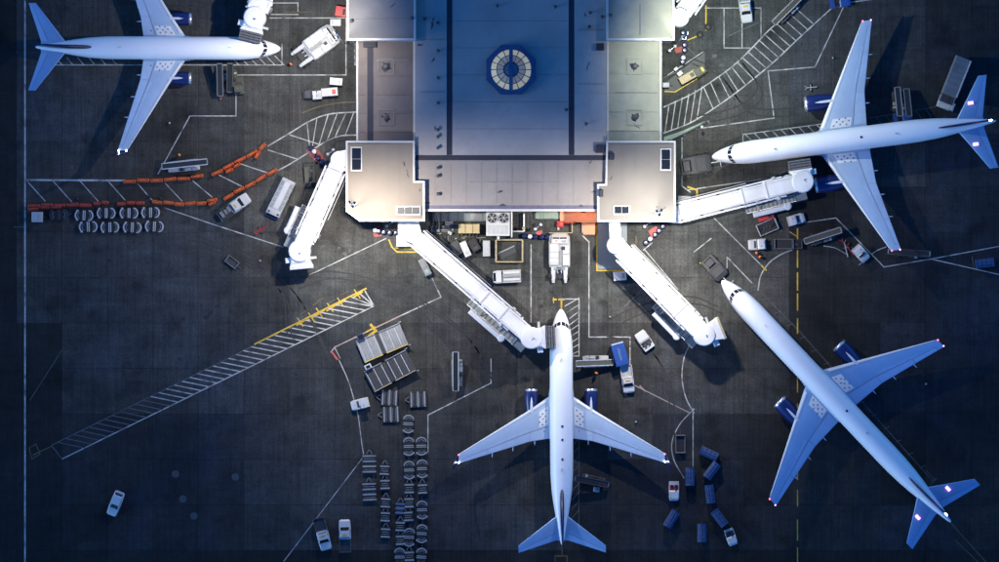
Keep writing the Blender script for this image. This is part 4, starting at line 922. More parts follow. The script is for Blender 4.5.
baggage_tug('pale blue baggage tug with red seats among the blue carts', 674, 491, 0, 16, 3.2, 1.7, seat='signal_red')
baggage_tug('small pale baggage tug leading the blue cart train near bottom edge', 731, 537, 5, 14, 2.8, 1.6, canopy=False)
baggage_tug('white baggage tug with canopy beneath the upper right boarding bridge', 796, 219.5, 14, -4, 2.9, 1.7, canopy=True)
baggage_tug('white round-topped tug at the head of the dark cart left of the yellow dashes', 757, 244.5, -14, 1, 2.9, 1.8, canopy=True)
baggage_tug('pale tug beside a red tow bar near the upper right jet wingtip', 861, 253.5, 8, 9, 2.9, 1.8, canopy=True)
baggage_tug('white tug with canopy left of the grey roller dollies', 360, 404, -16, 4, 3.0, 1.7, canopy=True)
baggage_tug('blue baggage tug at the top edge near the upper right jet', 840, 1.5, 14, -2, 3.4, 2.0, m='vehicle_blue')
baggage_tug('dark baggage tug under the nose of the upper left jet', 239, 85, -1, -12, 3.0, 1.7, m='olive_dark', canopy=True)
baggage_tug('small dark tug leading two white carts beside the upper left wall', 311, 94, -14, 1, 2.6, 1.5, m='charcoal')
baggage_tug('dark blue tug half hidden behind the upper right jet below two belt loaders', 608 + 295, 117, 14, -2, 3.0, 1.7, m='vehicle_blue')

# covered baggage carts
def baggage_cart(px, py, dx, dy, label, L=2.9, W=1.4, top='tarp_blue'):
    p = PX(px, py, 1.6); t = thing('baggage_cart', label, 'cart', (p.x, p.y, 0), heading(dx, dy), 'blue covered baggage carts'); h = L / 2; w_ = W / 2
    MB().box(-h, h, -w_, w_, 0.42, 0.56).build('deck', 'grey_metal', t)
    for x in (-h + 0.06, h - 0.06): MB().box(x - 0.05, x + 0.05, -w_, w_, 0.56, 1.75).build('end_panel', 'vehicle_blue', t)
    rs = []
    for k in range(9):
        x = -h - 0.05 + (L + 0.1) * k / 8; sag = 0.05 * (k % 2)
        rs.append([(x, y, 1.72 + 0.26 * (1 - (y / w_) ** 2) - sag * (1 if abs(y) < w_ * 0.9 else 0)) for y in (-w_ - 0.04, -w_ * 0.6, -w_ * 0.2, w_ * 0.2, w_ * 0.6, w_ + 0.04)] + [(x, w_ + 0.04, 1.55), (x, -w_ - 0.04, 1.55)])
    r_ = MB().rings(rs).build('roof', top, t)
    for s in (-0.4, 0.15): MB().bar((-h + 0.1, s * w_, 1.98), (h - 0.2, s * w_, 1.98), 0.12, 0.06).build('roof_seam', 'tarp_pale', r_)
    for s in (-1, 1): MB().add([(-h + 0.05, s * (w_ + 0.02), 1.6), (h - 0.05, s * (w_ + 0.02), 1.6), (h * 0.5, s * (w_ + 0.03), 0.6), (-h + 0.05, s * (w_ + 0.02), 0.6)], [(0, 1, 2, 3)]).build('curtain', 'tarp_blue', t)
    MB().bar((h, 0, 0.45), (h + 0.9, 0, 0.4), 0.1).build('drawbar', 'dark_metal', t)
    wheels(t, (-h * 0.65, h * 0.65), w_ - 0.1, 0.24, 0.14)
    return t
for px, py, dx, dy, lb in ((709, 453.5, 17, 8, 'uppermost blue covered cart, tilted at the top of the right-hand train'), (712, 470.5, -9, 12, 'blue covered cart angled down-left, second in the right-hand train'),
        (710, 494, 2, 16, 'upright blue covered cart in the middle of the right-hand train'), (719.5, 518, 10, 13, 'angled blue covered cart just behind the small pale tug'),
        (690, 476.5, 0, -16, 'upright blue covered cart standing at the end of the white painted line'), (702, 533, 0, -16, 'lowest blue covered cart, standing alone between the two tugs'),
        (671.5, 519, 8, -13, 'blue covered cart trailing below the pale tug with red seats'), (985, 263, -16, 2, 'blue covered cart at the right edge inside a painted wedge')):
    baggage_cart(px, py, dx, dy, lb)
# blue trailer behind the pickup
def box_trailer(px, py, dx, dy, label):
    p = PX(px, py, 2.4); t = thing('box_trailer', label, 'trailer', (p.x, p.y, 0), heading(dx, dy)); h, w_ = 1.95, 1.08
    MB().box(-h, h, -w_, w_, 0.6, 2.5, 0.08).build('body', 'vehicle_blue', t)
    for k in range(5): x = -h + 0.4 + k * 0.78; MB().bar((x, -w_ + 0.12, 2.52), (x, w_ - 0.12, 2.52), 0.06, 0.04).build('roof_rib', 'vehicle_blue', t)
    MB().box(-h * 0.5, h * 0.55, -0.25, 0.15, 2.505, 2.56).build('roof_stripe', 'tarp_pale', t); MB().box(-h + 0.05, -h + 0.28, -w_ + 0.1, w_ - 0.1, 2.505, 2.55).build('end_rail', 'light_grey', t)
    MB().bar((h, 0, 0.6), (h + 1.0, 0, 0.55), 0.14).build('drawbar', 'dark_metal', t); wheels(t, (-0.6, 0.5), w_ - 0.1, 0.34)
box_trailer(620, 354, 6, 22, 'bright blue box trailer hitched behind a white pickup')

# ------------------------------------------------------------------ belt loaders
def belt_loader(label, px, py, dx, dy, L=8.0, W=1.9, base='light_grey', belt='black', rails='light_grey', rise=1.6):
    p = PX(px, py, 1.2); t = thing('belt_loader', label, 'belt loader', (p.x, p.y, 0), heading(dx, dy), 'belt loaders on the apron'); h = L / 2; w_ = W / 2
    MB().loft([(-h * 0.75, w_ - 0.1, 0.35, 0.9, 0.06), (h * 0.45, w_, 0.35, 0.9, 0.06), (h * 0.62, w_ - 0.1, 0.4, 0.75, 0.05)]).build('chassis', base, t)
    y = 0.22; z0, z1 = 1.05, 1.05 + rise
    bm = MB().bar((-h, y, z0), (h, y, z1), 0.78, 0.16).build('conveyor', belt, t)
    for s in (-1, 1): MB().bar((-h, y + s * 0.46, z0 + 0.06), (h, y + s * 0.46, z1 + 0.06), 0.16, 0.24).build('side_rail', rails, bm)
    for q in (0, 1): x = -h if q == 0 else h; MB().cyl((x, y - 0.4, z0 if q == 0 else z1), (x, y + 0.4, z0 if q == 0 else z1), 0.12, n=10).build('end_roller', 'grey_metal', bm)
    for x in (-h * 0.3, h * 0.35):
        for s in (-1, 1): MB().bar((x, y + s * 0.4, 0.85), (x + 0.5, y + s * 0.4, z0 + (x + 0.5 + h) / L * rise - 0.08), 0.1).build('lift_arm', 'dark_metal', t)
    st = MB().box(-h * 0.25, -h * 0.08, -w_ + 0.08, -w_ + 0.55, 0.9, 1.15, 0.04).build('seat', 'black', t)
    MB().box(-h * 0.02, h * 0.25, -w_ + 0.02, -w_ + 0.55, 0.88, 1.1, 0.06).build('engine_cover', rails, t)
    MB().box(h * 0.28, h * 0.42, -w_ + 0.05, -w_ + 0.5, 0.88, 1.02, 0.03).build('lamp_pod', 'light_grey', t)
    wheels(t, (-h * 0.5, h * 0.4), w_ - 0.08, 0.32, 0.22)
    return t
belt_loader('dark belt loader lying beside the upper orange barrier row', 185, 165.5, 30, -3, 7.6, 1.9)
belt_loader('upright belt loader with pale rails in open tarmac left of the central jet', 457, 371.5, 0, -30, 6.4, 1.9, base='grey_metal')
belt_loader('grey belt loader pushed against the right flank of the central jet', 594.5, 361.5, -30, 1, 6.2, 2.0, rails='galvanised', belt='olive_dark')
belt_loader('dark belt loader behind the right wing of the central jet', 592, 480, -30, -6, 5.6, 1.5, base='charcoal', rails='charcoal', rise=1.2)
belt_loader('grey belt loader under the nose of the upper left jet, left one', 221.5, 80, 0, -30, 5.2, 1.7, base='charcoal', rails='grey_metal')
belt_loader('olive belt loader under the nose of the upper left jet, right one', 231.5, 78, 1, -30, 4.6, 1.7, base='olive_dark', rails='olive_dark')
belt_loader('belt loader with two pale lamp ends right of the yellow dashes', 823, 237, 28, -9, 6.2, 1.9, base='charcoal', rails='grey_metal')
belt_loader('long dark belt loader below the upper right jet wingtip', 909, 254, 30, 2, 6.8, 1.3, base='black', rails='charcoal', rise=0.8)
belt_loader('pale railed belt loader at the top edge over the hatched road', 789, 10, 20, -20, 6.6, 1.9, base='charcoal', rails='mid_grey')
belt_loader('belt loader with its tail toward the upper right jet, in wing shadow, left pair', 897, 102, 2, 30, 4.8, 1.4, base='charcoal', rails='mid_grey')
belt_loader('belt loader in the wing shadow of the upper right jet, right pair', 906, 103, 2, 30, 4.6, 1.3, base='charcoal', rails='grey_metal')

# ------------------------------------------------------------------ trucks, bus
def high_loader(label, px, py, dx, dy):
    p = PX(px, py, 3.2); t = thing('catering_truck', label, 'truck', (p.x, p.y, 0), heading(dx, dy)); h = 4.4; w_ = 1.3
    MB().box(-h, h - 2.2, -w_, w_, 1.3, 3.5, 0.1).build('box_body', 'grey_metal', t)
    MB().box(-h + 0.02, h - 2.3, w_ - 0.18, w_ + 0.06, 3.3, 3.6, 0.04).build('roof_edge', 'light_grey', t)
    for k in range(6): x = -h + 0.6 + k; MB().bar((x, -w_ + 0.1, 3.52), (x, w_ - 0.25, 3.52), 0.07, 0.04).build('roof_rib', 'grey_metal', t)
    MB().box(h - 2.18, h - 0.9, -w_ + 0.1, w_ - 0.1, 2.1, 2.3).build('platform', 'charcoal', t)
    for s in (-1, 1): MB().bar((h - 2.15, s * (w_ - 0.15), 3.1), (h - 0.9, s * (w_ - 0.15), 3.1), 0.07).build('platform_rail', 'galvanised', t)
    MB().loft([(h - 2.1, w_ - 0.1, 0.6, 1.9, 0.1), (h - 0.5, w_ - 0.12, 0.6, 1.85, 0.15), (h, w_ - 0.2, 0.6, 1.3, 0.1)]).build('cab', 'vehicle_white', t)
    MB().box(h - 1.4, h - 0.1, w_ - 0.15, w_ + 0.35, 1.2, 2.2, 0.1).build('side_tank', 'light_grey', t)
    quad(t, [(h - 0.02, -w_ + 0.35, 1.32), (h - 0.02, w_ - 0.35, 1.32), (h - 0.46, w_ - 0.35, 1.8), (h - 0.46, -w_ + 0.35, 1.8)], 'windscreen', 'glass')
    MB().box(-h + 0.3, h - 0.3, -0.5, 0.5, 0.6, 0.9).build('chassis', 'black', t)
    wheels(t, (-h * 0.55, h * 0.6), w_ - 0.2, 0.5, 0.3)
high_loader('grey high-lift catering truck parked at the tail of the upper right jet', 954, 83, -16, 40)
def bus(label, px, py, dx, dy, L=6.6, W=2.4):
    p = PX(px, py, 2.6); t = thing('shuttle_bus', label, 'bus', (p.x, p.y, 0), heading(dx, dy)); h = L / 2; w_ = W / 2
    MB().loft([(-h, w_ - 0.05, 0.4, 2.6, 0.12), (h - 0.7, w_, 0.4, 2.65, 0.12), (h - 0.25, w_, 0.4, 2.55, 0.15), (h, w_ - 0.08, 0.45, 1.3, 0.1)]).build('body', 'light_grey', t)
    MB().box(-h + 0.5, h - 1.4, -0.45, 0.45, 2.67, 2.78, 0.04).build('roof_panel', 'vehicle_white', t)
    for k in range(5):
        for s in (-1, 1): x = -h + 0.5 + k * 1.0; MB().box(x, x + 0.85, s * 0.78 - 0.22, s * 0.78 + 0.22, 2.655, 2.70).build('roof_pane', 'mid_grey', t)
    for s in (-1, 1):
        MB().box(h - 0.75, h - 0.45, s * 0.8 - 0.17, s * 0.8 + 0.17, 2.6, 2.74, 0.04).build('roof_vent', 'black', t)
        for k in range(4): x = -h + 0.5 + k * 1.25; MB().box(x, x + 1.05, s * (w_ + 0.005) - 0.02, s * (w_ + 0.005) + 0.02, 1.3, 2.2).build('side_window', 'glass', t)
    quad(t, [(h + 0.01, -w_ + 0.25, 1.35), (h + 0.01, w_ - 0.25, 1.35), (h - 0.2, w_ - 0.25, 2.45), (h - 0.2, -w_ + 0.25, 2.45)], 'windscreen', 'glass')
    MB().box(h - 0.02, h + 0.35, -w_ + 0.12, w_ - 0.12, 0.5, 1.1, 0.1).build('bumper', 'navy', t)
    wheels(t, (-h * 0.6, h * 0.62), w_ - 0.12, 0.42, 0.25)
bus('pale shuttle bus with dark bumper parked left of the empty left bridge', 280.5, 198, -16, 33)
def service_truck(label, px, py, dx, dy):
    p = PX(px, py, 1.8); t = thing('service_truck', label, 'truck', (p.x, p.y, 0), heading(dx, dy)); h, w_ = 2.3, 1.05
    MB().loft([(h - 1.4, w_, 0.4, 1.75, 0.15), (h - 0.5, w_, 0.4, 1.7, 0.2), (h, w_ - 0.2, 0.45, 1.1, 0.12)]).build('cab', 'vehicle_white', t)
    quad(t, [(h - 0.05, -w_ + 0.35, 1.16), (h - 0.05, w_ - 0.35, 1.16), (h - 0.44, w_ - 0.35, 1.69), (h - 0.44, -w_ + 0.35, 1.69)], 'windscreen', 'glass')
    b = MB().box(-h, h - 1.5, -w_, w_, 0.6, 1.5, 0.06).build('body', 'light_grey', t)
    for s in (-0.55, 0, 0.55): MB().box(-h + 0.2, h - 1.7, s - 0.2, s + 0.2, 1.51, 1.75, 0.08).build('locker', 'vehicle_white' if s else 'mid_grey', t)
    wheels(t, (-h * 0.55, h * 0.6), w_ - 0.1, 0.36); lights(t, h - 0.02, -h, w_ - 0.3)
service_truck('small white service truck below the fenced yard', 507, 276.5, -20, 1)

# ------------------------------------------------------------------ cargo loaders
def cargo_loader(label, px, py, dx, dy, deck, rail, cabm):
    p = PX(px, py, 1.4); t = thing('container_loader', label, 'loader', (p.x, p.y, 0), heading(dx, dy), 'parked container loaders'); h, w_ = 3.9, 1.95
    MB().box(-h, h, -w_ + 0.3, w_ - 0.3, 0.4, 0.9).build('chassis', 'black', t)
    for x0, x1, z, n in ((-h, -0.6, 1.15, 7), (0.05, h, 1.35, 9)):
        pl_ = MB().box(x0, x1, -w_, w_, z - 0.18, z, 0.03).build('platform', deck, t)
        for k in range(n):
            x = x0 + 0.25 + (x1 - x0 - 0.5) * k / (n - 1); MB().cyl((x, -w_ + 0.35, z + 0.04), (x, w_ - 0.35, z + 0.04), 0.06, n=8).build('roller', 'galvanised' if k % 3 == 0 else deck, pl_)
        for s in (-1, 1): MB().box(x0 + 0.05, x1 - 0.05, s * (w_ - 0.1) - 0.07, s * (w_ - 0.1) + 0.07, z, z + 0.22, 0.03).build('side_guide', rail if s < 0 else 'mid_grey', pl_)
    MB().box(-0.55, 0.02, -w_ + 0.2, w_ - 0.2, 0.95, 1.02).build('gap_plate', 'charcoal', t)
    MB().box(-h + 0.5, -h + 1.6, w_ - 0.05, w_ + 0.75, 1.0, 2.0, 0.1).build('control_cab', cabm, t); MB().box(-h + 0.7, -h + 1.4, w_ + 0.1, w_ + 0.6, 2.0, 2.03).build('cab_window', 'glass', t)
    for s in (-1, 1): MB().bar((h - 0.1, s * (w_ + 0.1), 1.0), (h + 0.3, s * (w_ + 0.1), 1.7), 0.12).build('end_stop', 'light_grey', t)
    wheels(t, (-h * 0.7, h * 0.7), w_ - 0.4, 0.4, 0.3)
cargo_loader('light grey container loader with yellow rail, upper of the two', 382, 343, 40, -17, 'mid_grey', 'yellow', 'navy')
cargo_loader('dark grey container loader, lower of the two, beside the roller dollies', 390, 371, 40, -21, 'charcoal', 'beige', 'vehicle_white')

# ------------------------------------------------------------------ dollies
def mk_ring(m):
    t = thing('container_dolly', 'x', 'dolly', (0, 0, 0)); 
    MB().box(-1.4, 1.4, -0.72, 0.72, 0.35, 0.44).build('deck', 'black', t)
    for s in (-1, 1):
        a0 = 180 if s < 0 else 0
        MB().arc((s * 0.55, 0), 1.0, a0 - 62, a0 + 62, 0.445, 0.56, 0.24, 8).build('end_rail', m, t)
        MB().arc((s * 0.45, 0), 0.66, a0 - 60, a0 + 60, 0.445, 0.54, 0.13, 6).build('turntable_ring', 'grey_metal', t)
        MB().box(s * 0.98 - 0.3, s * 0.98 + 0.05, -0.88, -0.7, 0.445, 0.55, 0.02).build('corner_stop', m, t)
        MB().box(s * 0.98 - 0.3, s * 0.98 + 0.05, 0.7, 0.88, 0.445, 0.55, 0.02).build('corner_stop', m, t)
        for y in (-0.6, 0.6): MB().cyl((s * 1.1, y - 0.09, 0.19), (s * 1.1, y + 0.09, 0.19), 0.19, n=10).build('wheel', 'rubber', t)
        MB().box(s * 0.14 - 0.08, s * 0.14 + 0.08, -0.82, 0.82, 0.445, 0.56, 0.02).build('cross_bar', m, t)
    MB().bar((1.5, 0, 0.38), (2.2, 0, 0.36), 0.1).build('drawbar', 'dark_metal', t)
    return t
def mk_bar(m, n=2, L=3.0, W=1.6):
    t = thing('pallet_dolly', 'x', 'dolly', (0, 0, 0)); h, w_ = L / 2, W / 2
    MB().box(-h, h, -w_, w_, 0.35, 0.46).build('deck', 'black', t)
    for k in range(n):
        x = -h + 0.35 + (L - 0.7) * (k / max(1, n - 1)); MB().box(x - 0.13, x + 0.13, -w_ + 0.04, w_ - 0.04, 0.465, 0.6, 0.03).build('cross_bar', m, t)
    for k in range(4): x = -h * 0.55 + k * h * 0.36; MB().cyl((x, -w_ + 0.25, 0.5), (x, w_ - 0.25, 0.5), 0.05, n=8).build('roller', 'grey_metal', t)
    for s in (-1, 1):
        for y in (-w_ + 0.25, w_ - 0.25): MB().cyl((s * h * 0.7, y - 0.09, 0.19), (s * h * 0.7, y + 0.09, 0.19), 0.19, n=10).build('wheel', 'rubber', t)
    tr = MB()
    for s in (-1, 1): tr.bar((h, s * 0.45, 0.4), (h + 0.7, s * 0.05, 0.38), 0.11)
    tr.build('drawbar', 'grey_metal', t)
    return t
PROTO = {}
def dolly(kind, px, py, dx, dy, label, group):
    rj = random.Random(int(px * 13 + py * 7)); loc = PX(px + rj.uniform(-0.5, 0.5), py + rj.uniform(-0.5, 0.5), 0.5); loc.z = 0; rz = heading(dx, dy) + rj.uniform(-0.06, 0.06)
    if kind not in PROTO:
        a = kind.split(':')
        PROTO[kind] = mk_ring(a[1]) if a[0] == 'ring' else mk_bar(a[1], int(a[2]), float(a[3]), float(a[4]))
        t = PROTO[kind]; t.location = loc; t.rotation_euler = (0, 0, rz); t['label'] = label; t['group'] = group; return t
    return dup(PROTO[kind], loc, rz, label, group)
ORD = ['first', 'second', 'third', 'fourth', 'fifth', 'sixth', 'seventh', 'eighth', 'ninth', 'tenth', 'eleventh', 'twelfth', 'thirteenth']
G = 'container dollies below the red barrier line'
for k, x in enumerate((59, 84, 106.5, 129, 150.5)):
    dolly('ring:charcoal' if k == 0 else 'ring:light_grey', x, 213 + (2 if k < 2 else 0), 1, 0, f'{ORD[k]} container dolly from the left, upper row below the red barriers', G)
for k, x in enumerate((88, 110, 132.5, 154.5)):
    dolly('ring:light_grey', x, 227, 1, 0, f'{ORD[k]} container dolly from the left, lower row below the red barriers', G)
G = 'dolly columns at bottom left of the central jet'
B = 'bar:dolly_grey:2:1.95:1.6'
def column(x, items, which):
    for k, (kind, y) in enumerate(items):
        dolly(kind, x + ((k * 37) % 5 - 2) * 0.12, y, 0, -1, f'{ORD[k]} dolly from the top in the {which}', G)
column(409, [('ring:dolly_grey', 424), ('ring:dolly_grey', 446), ('ring:dolly_grey', 470), (B, 489), (B, 503), (B, 517), ('ring:dolly_grey', 537), (B, 556)], 'long column under the white dolly')
column(422, [('ring:dolly_grey', 446), ('ring:dolly_grey', 469), (B, 489), ('ring:mid_grey', 510), ('ring:mid_grey', 534), ('ring:mid_grey', 557)], 'rightmost dolly column')
column(400, [('bar:tarp_pale:3:2.2:1.6', 508.5), (B, 527), (B, 540), ('ring:dolly_grey', 557)], 'short column that starts with a blue-barred dolly')
column(385, [(B, 470), ('bar:mid_grey:2:1.95:1.6', 485), (B, 503), (B, 517), (B, 533)], 'plain column right of the two barred pallet dollies')
G2 = 'wide pallet dollies with pale bars'
W4 = 'bar:dolly_grey:4:3.3:2.3'
dolly(W4, 369.5, 464, 0, -1, 'upper of two barred pallet dollies at the left of the dolly columns', G2)
dolly(W4, 369.5, 492, 0, -1, 'lower of two barred pallet dollies at the left of the dolly columns', G2)
W3 = 'bar:dolly_grey:3:2.9:2.6'
dolly(W3, 389.5, 397.5, -1, 0, 'barred pallet dolly just under the dark container loader', G2)
dolly(W3, 390.5, 414, -1, 0.05, 'barred pallet dolly second below the dark container loader', G2)
dolly(W3, 418, 399.5, -1, 0.05, 'barred pallet dolly standing apart, right of the dark container loader', G2)

# open-frame carts
def frame_cart(label, px, py, dx, dy, L=2.9, W=1.6, m='light_grey', deck='black', load=True):
    p = PX(px, py, 0.8); t = thing('open_cart', label, 'cart', (p.x, p.y, 0), heading(dx, dy), 'open baggage carts'); h, w_ = L / 2, W / 2
    MB().box(-h, h, -w_, w_, 0.4, 0.5).build('deck', deck, t)
    for x in (-h + 0.08, h - 0.08): MB().box(x - 0.08, x + 0.08, -w_, w_, 0.5, 1.0, 0.03).build('end_rail', m, t)
    for s in (-1, 1): MB().box(-h + 0.18, h - 0.18, s * (w_ - 0.06) - 0.06, s * (w_ - 0.06) + 0.06, 0.5, 0.8, 0.03).build('side_rail', m, t)
    if load:
        rb = random.Random(int(px * 3))
        for k in range(5): x = -h + 0.4 + k * (L - 0.8) / 5; y = rb.uniform(-0.35, 0.1); MB().box(x, x + 0.4, y, y + 0.5, 0.5, 0.5 + rb.uniform(0.12, 0.3), 0.05).build('chock', rb.choice(('charcoal', 'black', 'dark_metal')), t)
    MB().bar((h, 0, 0.45), (h + 0.8, 0, 0.42), 0.1).build('drawbar', 'dark_metal', t); wheels(t, (-h * 0.65, h * 0.65), w_ - 0.1, 0.22, 0.14)
frame_cart('pale-framed open cart below the white air unit of the upper right bridge', 767.5, 227, 21, -9, 3.4, 2.0)
frame_cart('dark open cart behind the round-topped tug', 784, 244, -18, 0, 3.2, 1.7, 'grey_metal', load=False)
frame_cart('dark square cart touching the yellow dashed line', 797, 244, -10, 0, 1.8, 1.6, 'charcoal')
frame_cart('black open cart with grey frame inside the painted arc', 680.5, 444, 0, -18, 3.0, 1.6, 'grey_metal', load=False)
frame_cart('dark slatted cart left of the top of the empty left bridge', 310, 173.5, 1, 18, 3.2, 2.0, 'charcoal', 'olive_dark')
frame_cart('low dark cart on bare tarmac right of the white pickup', 232, 262, 9, 7, 2.2, 1.3, 'grey_metal', 'charcoal', load=False)

# white carts and small ground units
def unit(label, px, py, dx, dy, L, W, Hh, m='vehicle_white', det='mid_grey', cat='equipment', name='ground_power_unit', wheel=True):
    p = PX(px, py, Hh); t = thing(name, label, cat, (p.x, p.y, 0), heading(dx, dy)); h, w_ = L / 2, W / 2
    MB().box(-h, h, -w_, w_, 0.3, Hh, 0.08).build('housing', m, t)
    MB().box(-h * 0.6, h * 0.1, -w_ * 0.6, w_ * 0.6, Hh, Hh + 0.06, 0.02).build('lid', m, t)
    MB().box(h * 0.3, h * 0.75, -w_ * 0.55, w_ * 0.55, Hh + 0.005, Hh + 0.05, 0.02).build('grille', det, t)
    MB().tube([(h, 0, 0.4), (h + 0.6, 0, 0.35)], 0.05).build('drawbar', 'dark_metal', t)
    if wheel: wheels(t, (-h * 0.6, h * 0.6), w_ - 0.08, 0.22, 0.14)
    return t
unit('small white cart against the upper left wall above the angled tractor', 335.5, 22.5, -10, 0, 1.8, 1.15, 1.2, det='light_grey')
unit('small white cart below the painted box at the upper left wall', 336, 81.5, 12, 1, 2.1, 1.2, 1.2, det='light_grey')
unit('white cart with red panel hitched to a small tug near the left wall', 329.5, 92, 12, -1, 2.7, 1.35, 1.3, det='signal_red')
unit('white rounded cart between small tug and red-panelled cart', 317, 95, 12, -1, 1.5, 1.4, 1.1, det='light_grey')
unit('white ground unit in a yellow box under the right pavilion bridge', 620, 276, 12, -1, 2.1, 1.5, 1.3)
unit('white ground unit tucked under the corridor of the long central bridge', 406, 241, 12, 0, 3.2, 1.9, 1.6, det='light_grey')
unit('white ground unit at the foot of the upper right bridge', 684.5, 202, 12, 0, 2.1, 2.0, 1.4, det='light_grey')
unit('pale square cart at left end of the upper dolly row', 37, 217, 12, 0, 1.75, 1.65, 1.3, m='light_grey', det='light_grey')
unit('white narrow cabinet tilted beside the long central bridge', 465.5, 249, 6, 14, 2.6, 1.1, 1.3, det='light_grey')
unit('black crate between the white and grey cabinets in the yard', 474, 245, 6, 10, 2.2, 1.5, 1.0, m='black', det='charcoal')
unit('slate skip half hidden behind the long central bridge', 457, 248, 6, 10, 2.4, 1.6, 0.9, m='charcoal', det='black')
unit('grey upright cabinet left of the yellow yard pen', 486.5, 248.5, 0, 14, 2.6, 1.2, 1.3, m='light_grey', det='light_grey')
unit('grey green air starter with a hose below the long central bridge', 425, 267, 8, 16, 3.0, 1.2, 1.3, m='grey_metal', det='deck_green')
unit('dark red fire equipment cart at the upper left wall', 341, 11.5, 12, 2, 1.9, 1.7, 1.2, m='signal_red', det='black')
unit('yellow tracked ladder unit parked in the right wall yard', 688, 77, 16, -9, 3.0, 1.3, 1.3, m='beige', det='olive_dark')
unit('dark yellow engine unit at the end of the right wall yard', 700, 71, 12, -8, 1.9, 1.4, 1.4, m='olive_dark', det='yellow')
unit('larger white box beside the yellow unit in the right wall yard', 680, 73.5, 10, -8, 0.9, 0.7, 0.9, det='light_grey', wheel=False, name='equipment_box')
unit('pale box in the right wall yard nearest the bollards', 676, 69, 10, -8, 0.7, 0.5, 0.8, det='light_grey', wheel=False, name='equipment_box')
unit('pale grey box low against the right wall', 666, 85, 10, 0, 1.1, 0.8, 0.9, m='light_grey', det='light_grey', wheel=False, name='equipment_box')
unit('white drum cart under the tail of the central jet', 596.5, 489.5, 8, 1, 1.0, 0.8, 0.9, m='light_grey')
unit('red and grey generator under the white air unit of the upper right bridge', 766, 217, 14, -4, 2.6, 1.1, 1.1, m='signal_red', det='black')
# ------------------------------------------------------------------ barriers
def barrier_row(pts, m, which, seg=2.4, gap=0.08, skipf=None, jit=0.12):
    P = [PX(*p) for p in pts]; cum = [0]
    for a, b in zip(P, P[1:]): cum.append(cum[-1] + (b - a).length)
    def at(s):
        for i in range(len(P) - 1):
            if s <= cum[i + 1] + 1e-6: return P[i].lerp(P[i + 1], (s - cum[i]) / (cum[i + 1] - cum[i]))
        return P[-1]
    n = max(1, round(cum[-1] / seg)); st = cum[-1] / n; h = st / 2 - gap
    mb = MB(); rs = []
    for x in (-h, -h + 0.08, h - 0.08, h):
        e = 0.06 if abs(x) == h else 0
        rs.append([(x, -0.3 + e, 0.0), (x, 0.3 - e, 0.0), (x, 0.3 - e, 0.25), (x, 0.13 - e, 0.5), (x, 0.1 - e, 0.95 - e), (x, -0.1 + e, 0.95 - e), (x, -0.13 + e, 0.5), (x, -0.3 + e, 0.25)])
    me = mb.rings(rs).build('barrier_body', m)
    mesh = me.data; bpy.data.objects.remove(me)
    cap = MB().box(-0.12, 0.12, -0.06, 0.06, 0.95, 1.0).mesh('filler_cap', 'charcoal')
    rb = random.Random(len(which))
    for k in range(n):
        c = at(st * (k + 0.5)); a = at(st * k); b = at(st * (k + 1)); d = b - a
        o = bpy.data.objects.new('safety_barrier', mesh); COL.objects.link(o)
        nrm = Vector((-d.y, d.x, 0)).normalized() * rb.uniform(-jit, jit)
        o.location = (c.x + nrm.x, c.y + nrm.y, 0); o.rotation_euler = (0, 0, math.atan2(d.y, d.x) + rb.uniform(-0.05, 0.05))
        o['label'] = f'{ORD[k]} {which[0]}'; o['category'] = 'barrier'; o['group'] = 'water filled safety barriers'
        for s in (-0.6, 0.6):
            q = bpy.data.objects.new('filler_cap', cap); COL.objects.link(q); q.parent = o; q.location = (s * h * 1.1, 0, 0)
barrier_row([(123, 181), (160, 180.5), (183, 178), (204, 176)], 'barrier_orange', ('orange barrier from left in the straight upper row',))
barrier_row([(211, 174.5), (225, 169), (238, 161), (250, 155.5), (258, 151)], 'barrier_orange', ('orange barrier from left in the rising upper row',), 2.0)
barrier_row([(254, 158), (260, 150), (266, 143.5)], 'barrier_orange', ('orange barrier from below at the bent upper row end',), 1.7)
barrier_row([(225, 171.5), (232, 169), (241, 163)], 'barrier_orange', ('loose orange barrier from left doubled beside the upper curve',), 1.6)
barrier_row([(28, 205.5), (60, 205.5), (92, 204.5)], 'barrier_red', ('dull red barrier from left at the far left of the lower row',), 2.0)
barrier_row([(28, 208), (45, 207.3), (62, 206.8)], 'barrier_red', ('dull red barrier from left in the doubled front line at far left',), 1.9)
barrier_row([(93, 203), (108, 203), (109, 203.4)], 'barrier_red', ('dull red barrier from left mid way along the lower row',), 1.3)
barrier_row([(117, 203.5), (145, 203)], 'barrier_red', ('dull red barrier from left just before the lower row gap',), 1.5)
barrier_row([(152, 201), (166, 203), (182, 204.5), (200, 203), (218, 200)], 'barrier_orange', ('orange barrier from left along the lower row bend',), 1.9)
barrier_row([(208, 204), (216, 201)], 'barrier_orange', ('stray orange barrier doubled at the lower bend end',), 1.4)
barrier_row([(223, 199), (238, 191), (250, 185), (262, 178), (277, 168.5)], 'barrier_orange', ('orange barrier from left in the rising lower row',), 1.9)
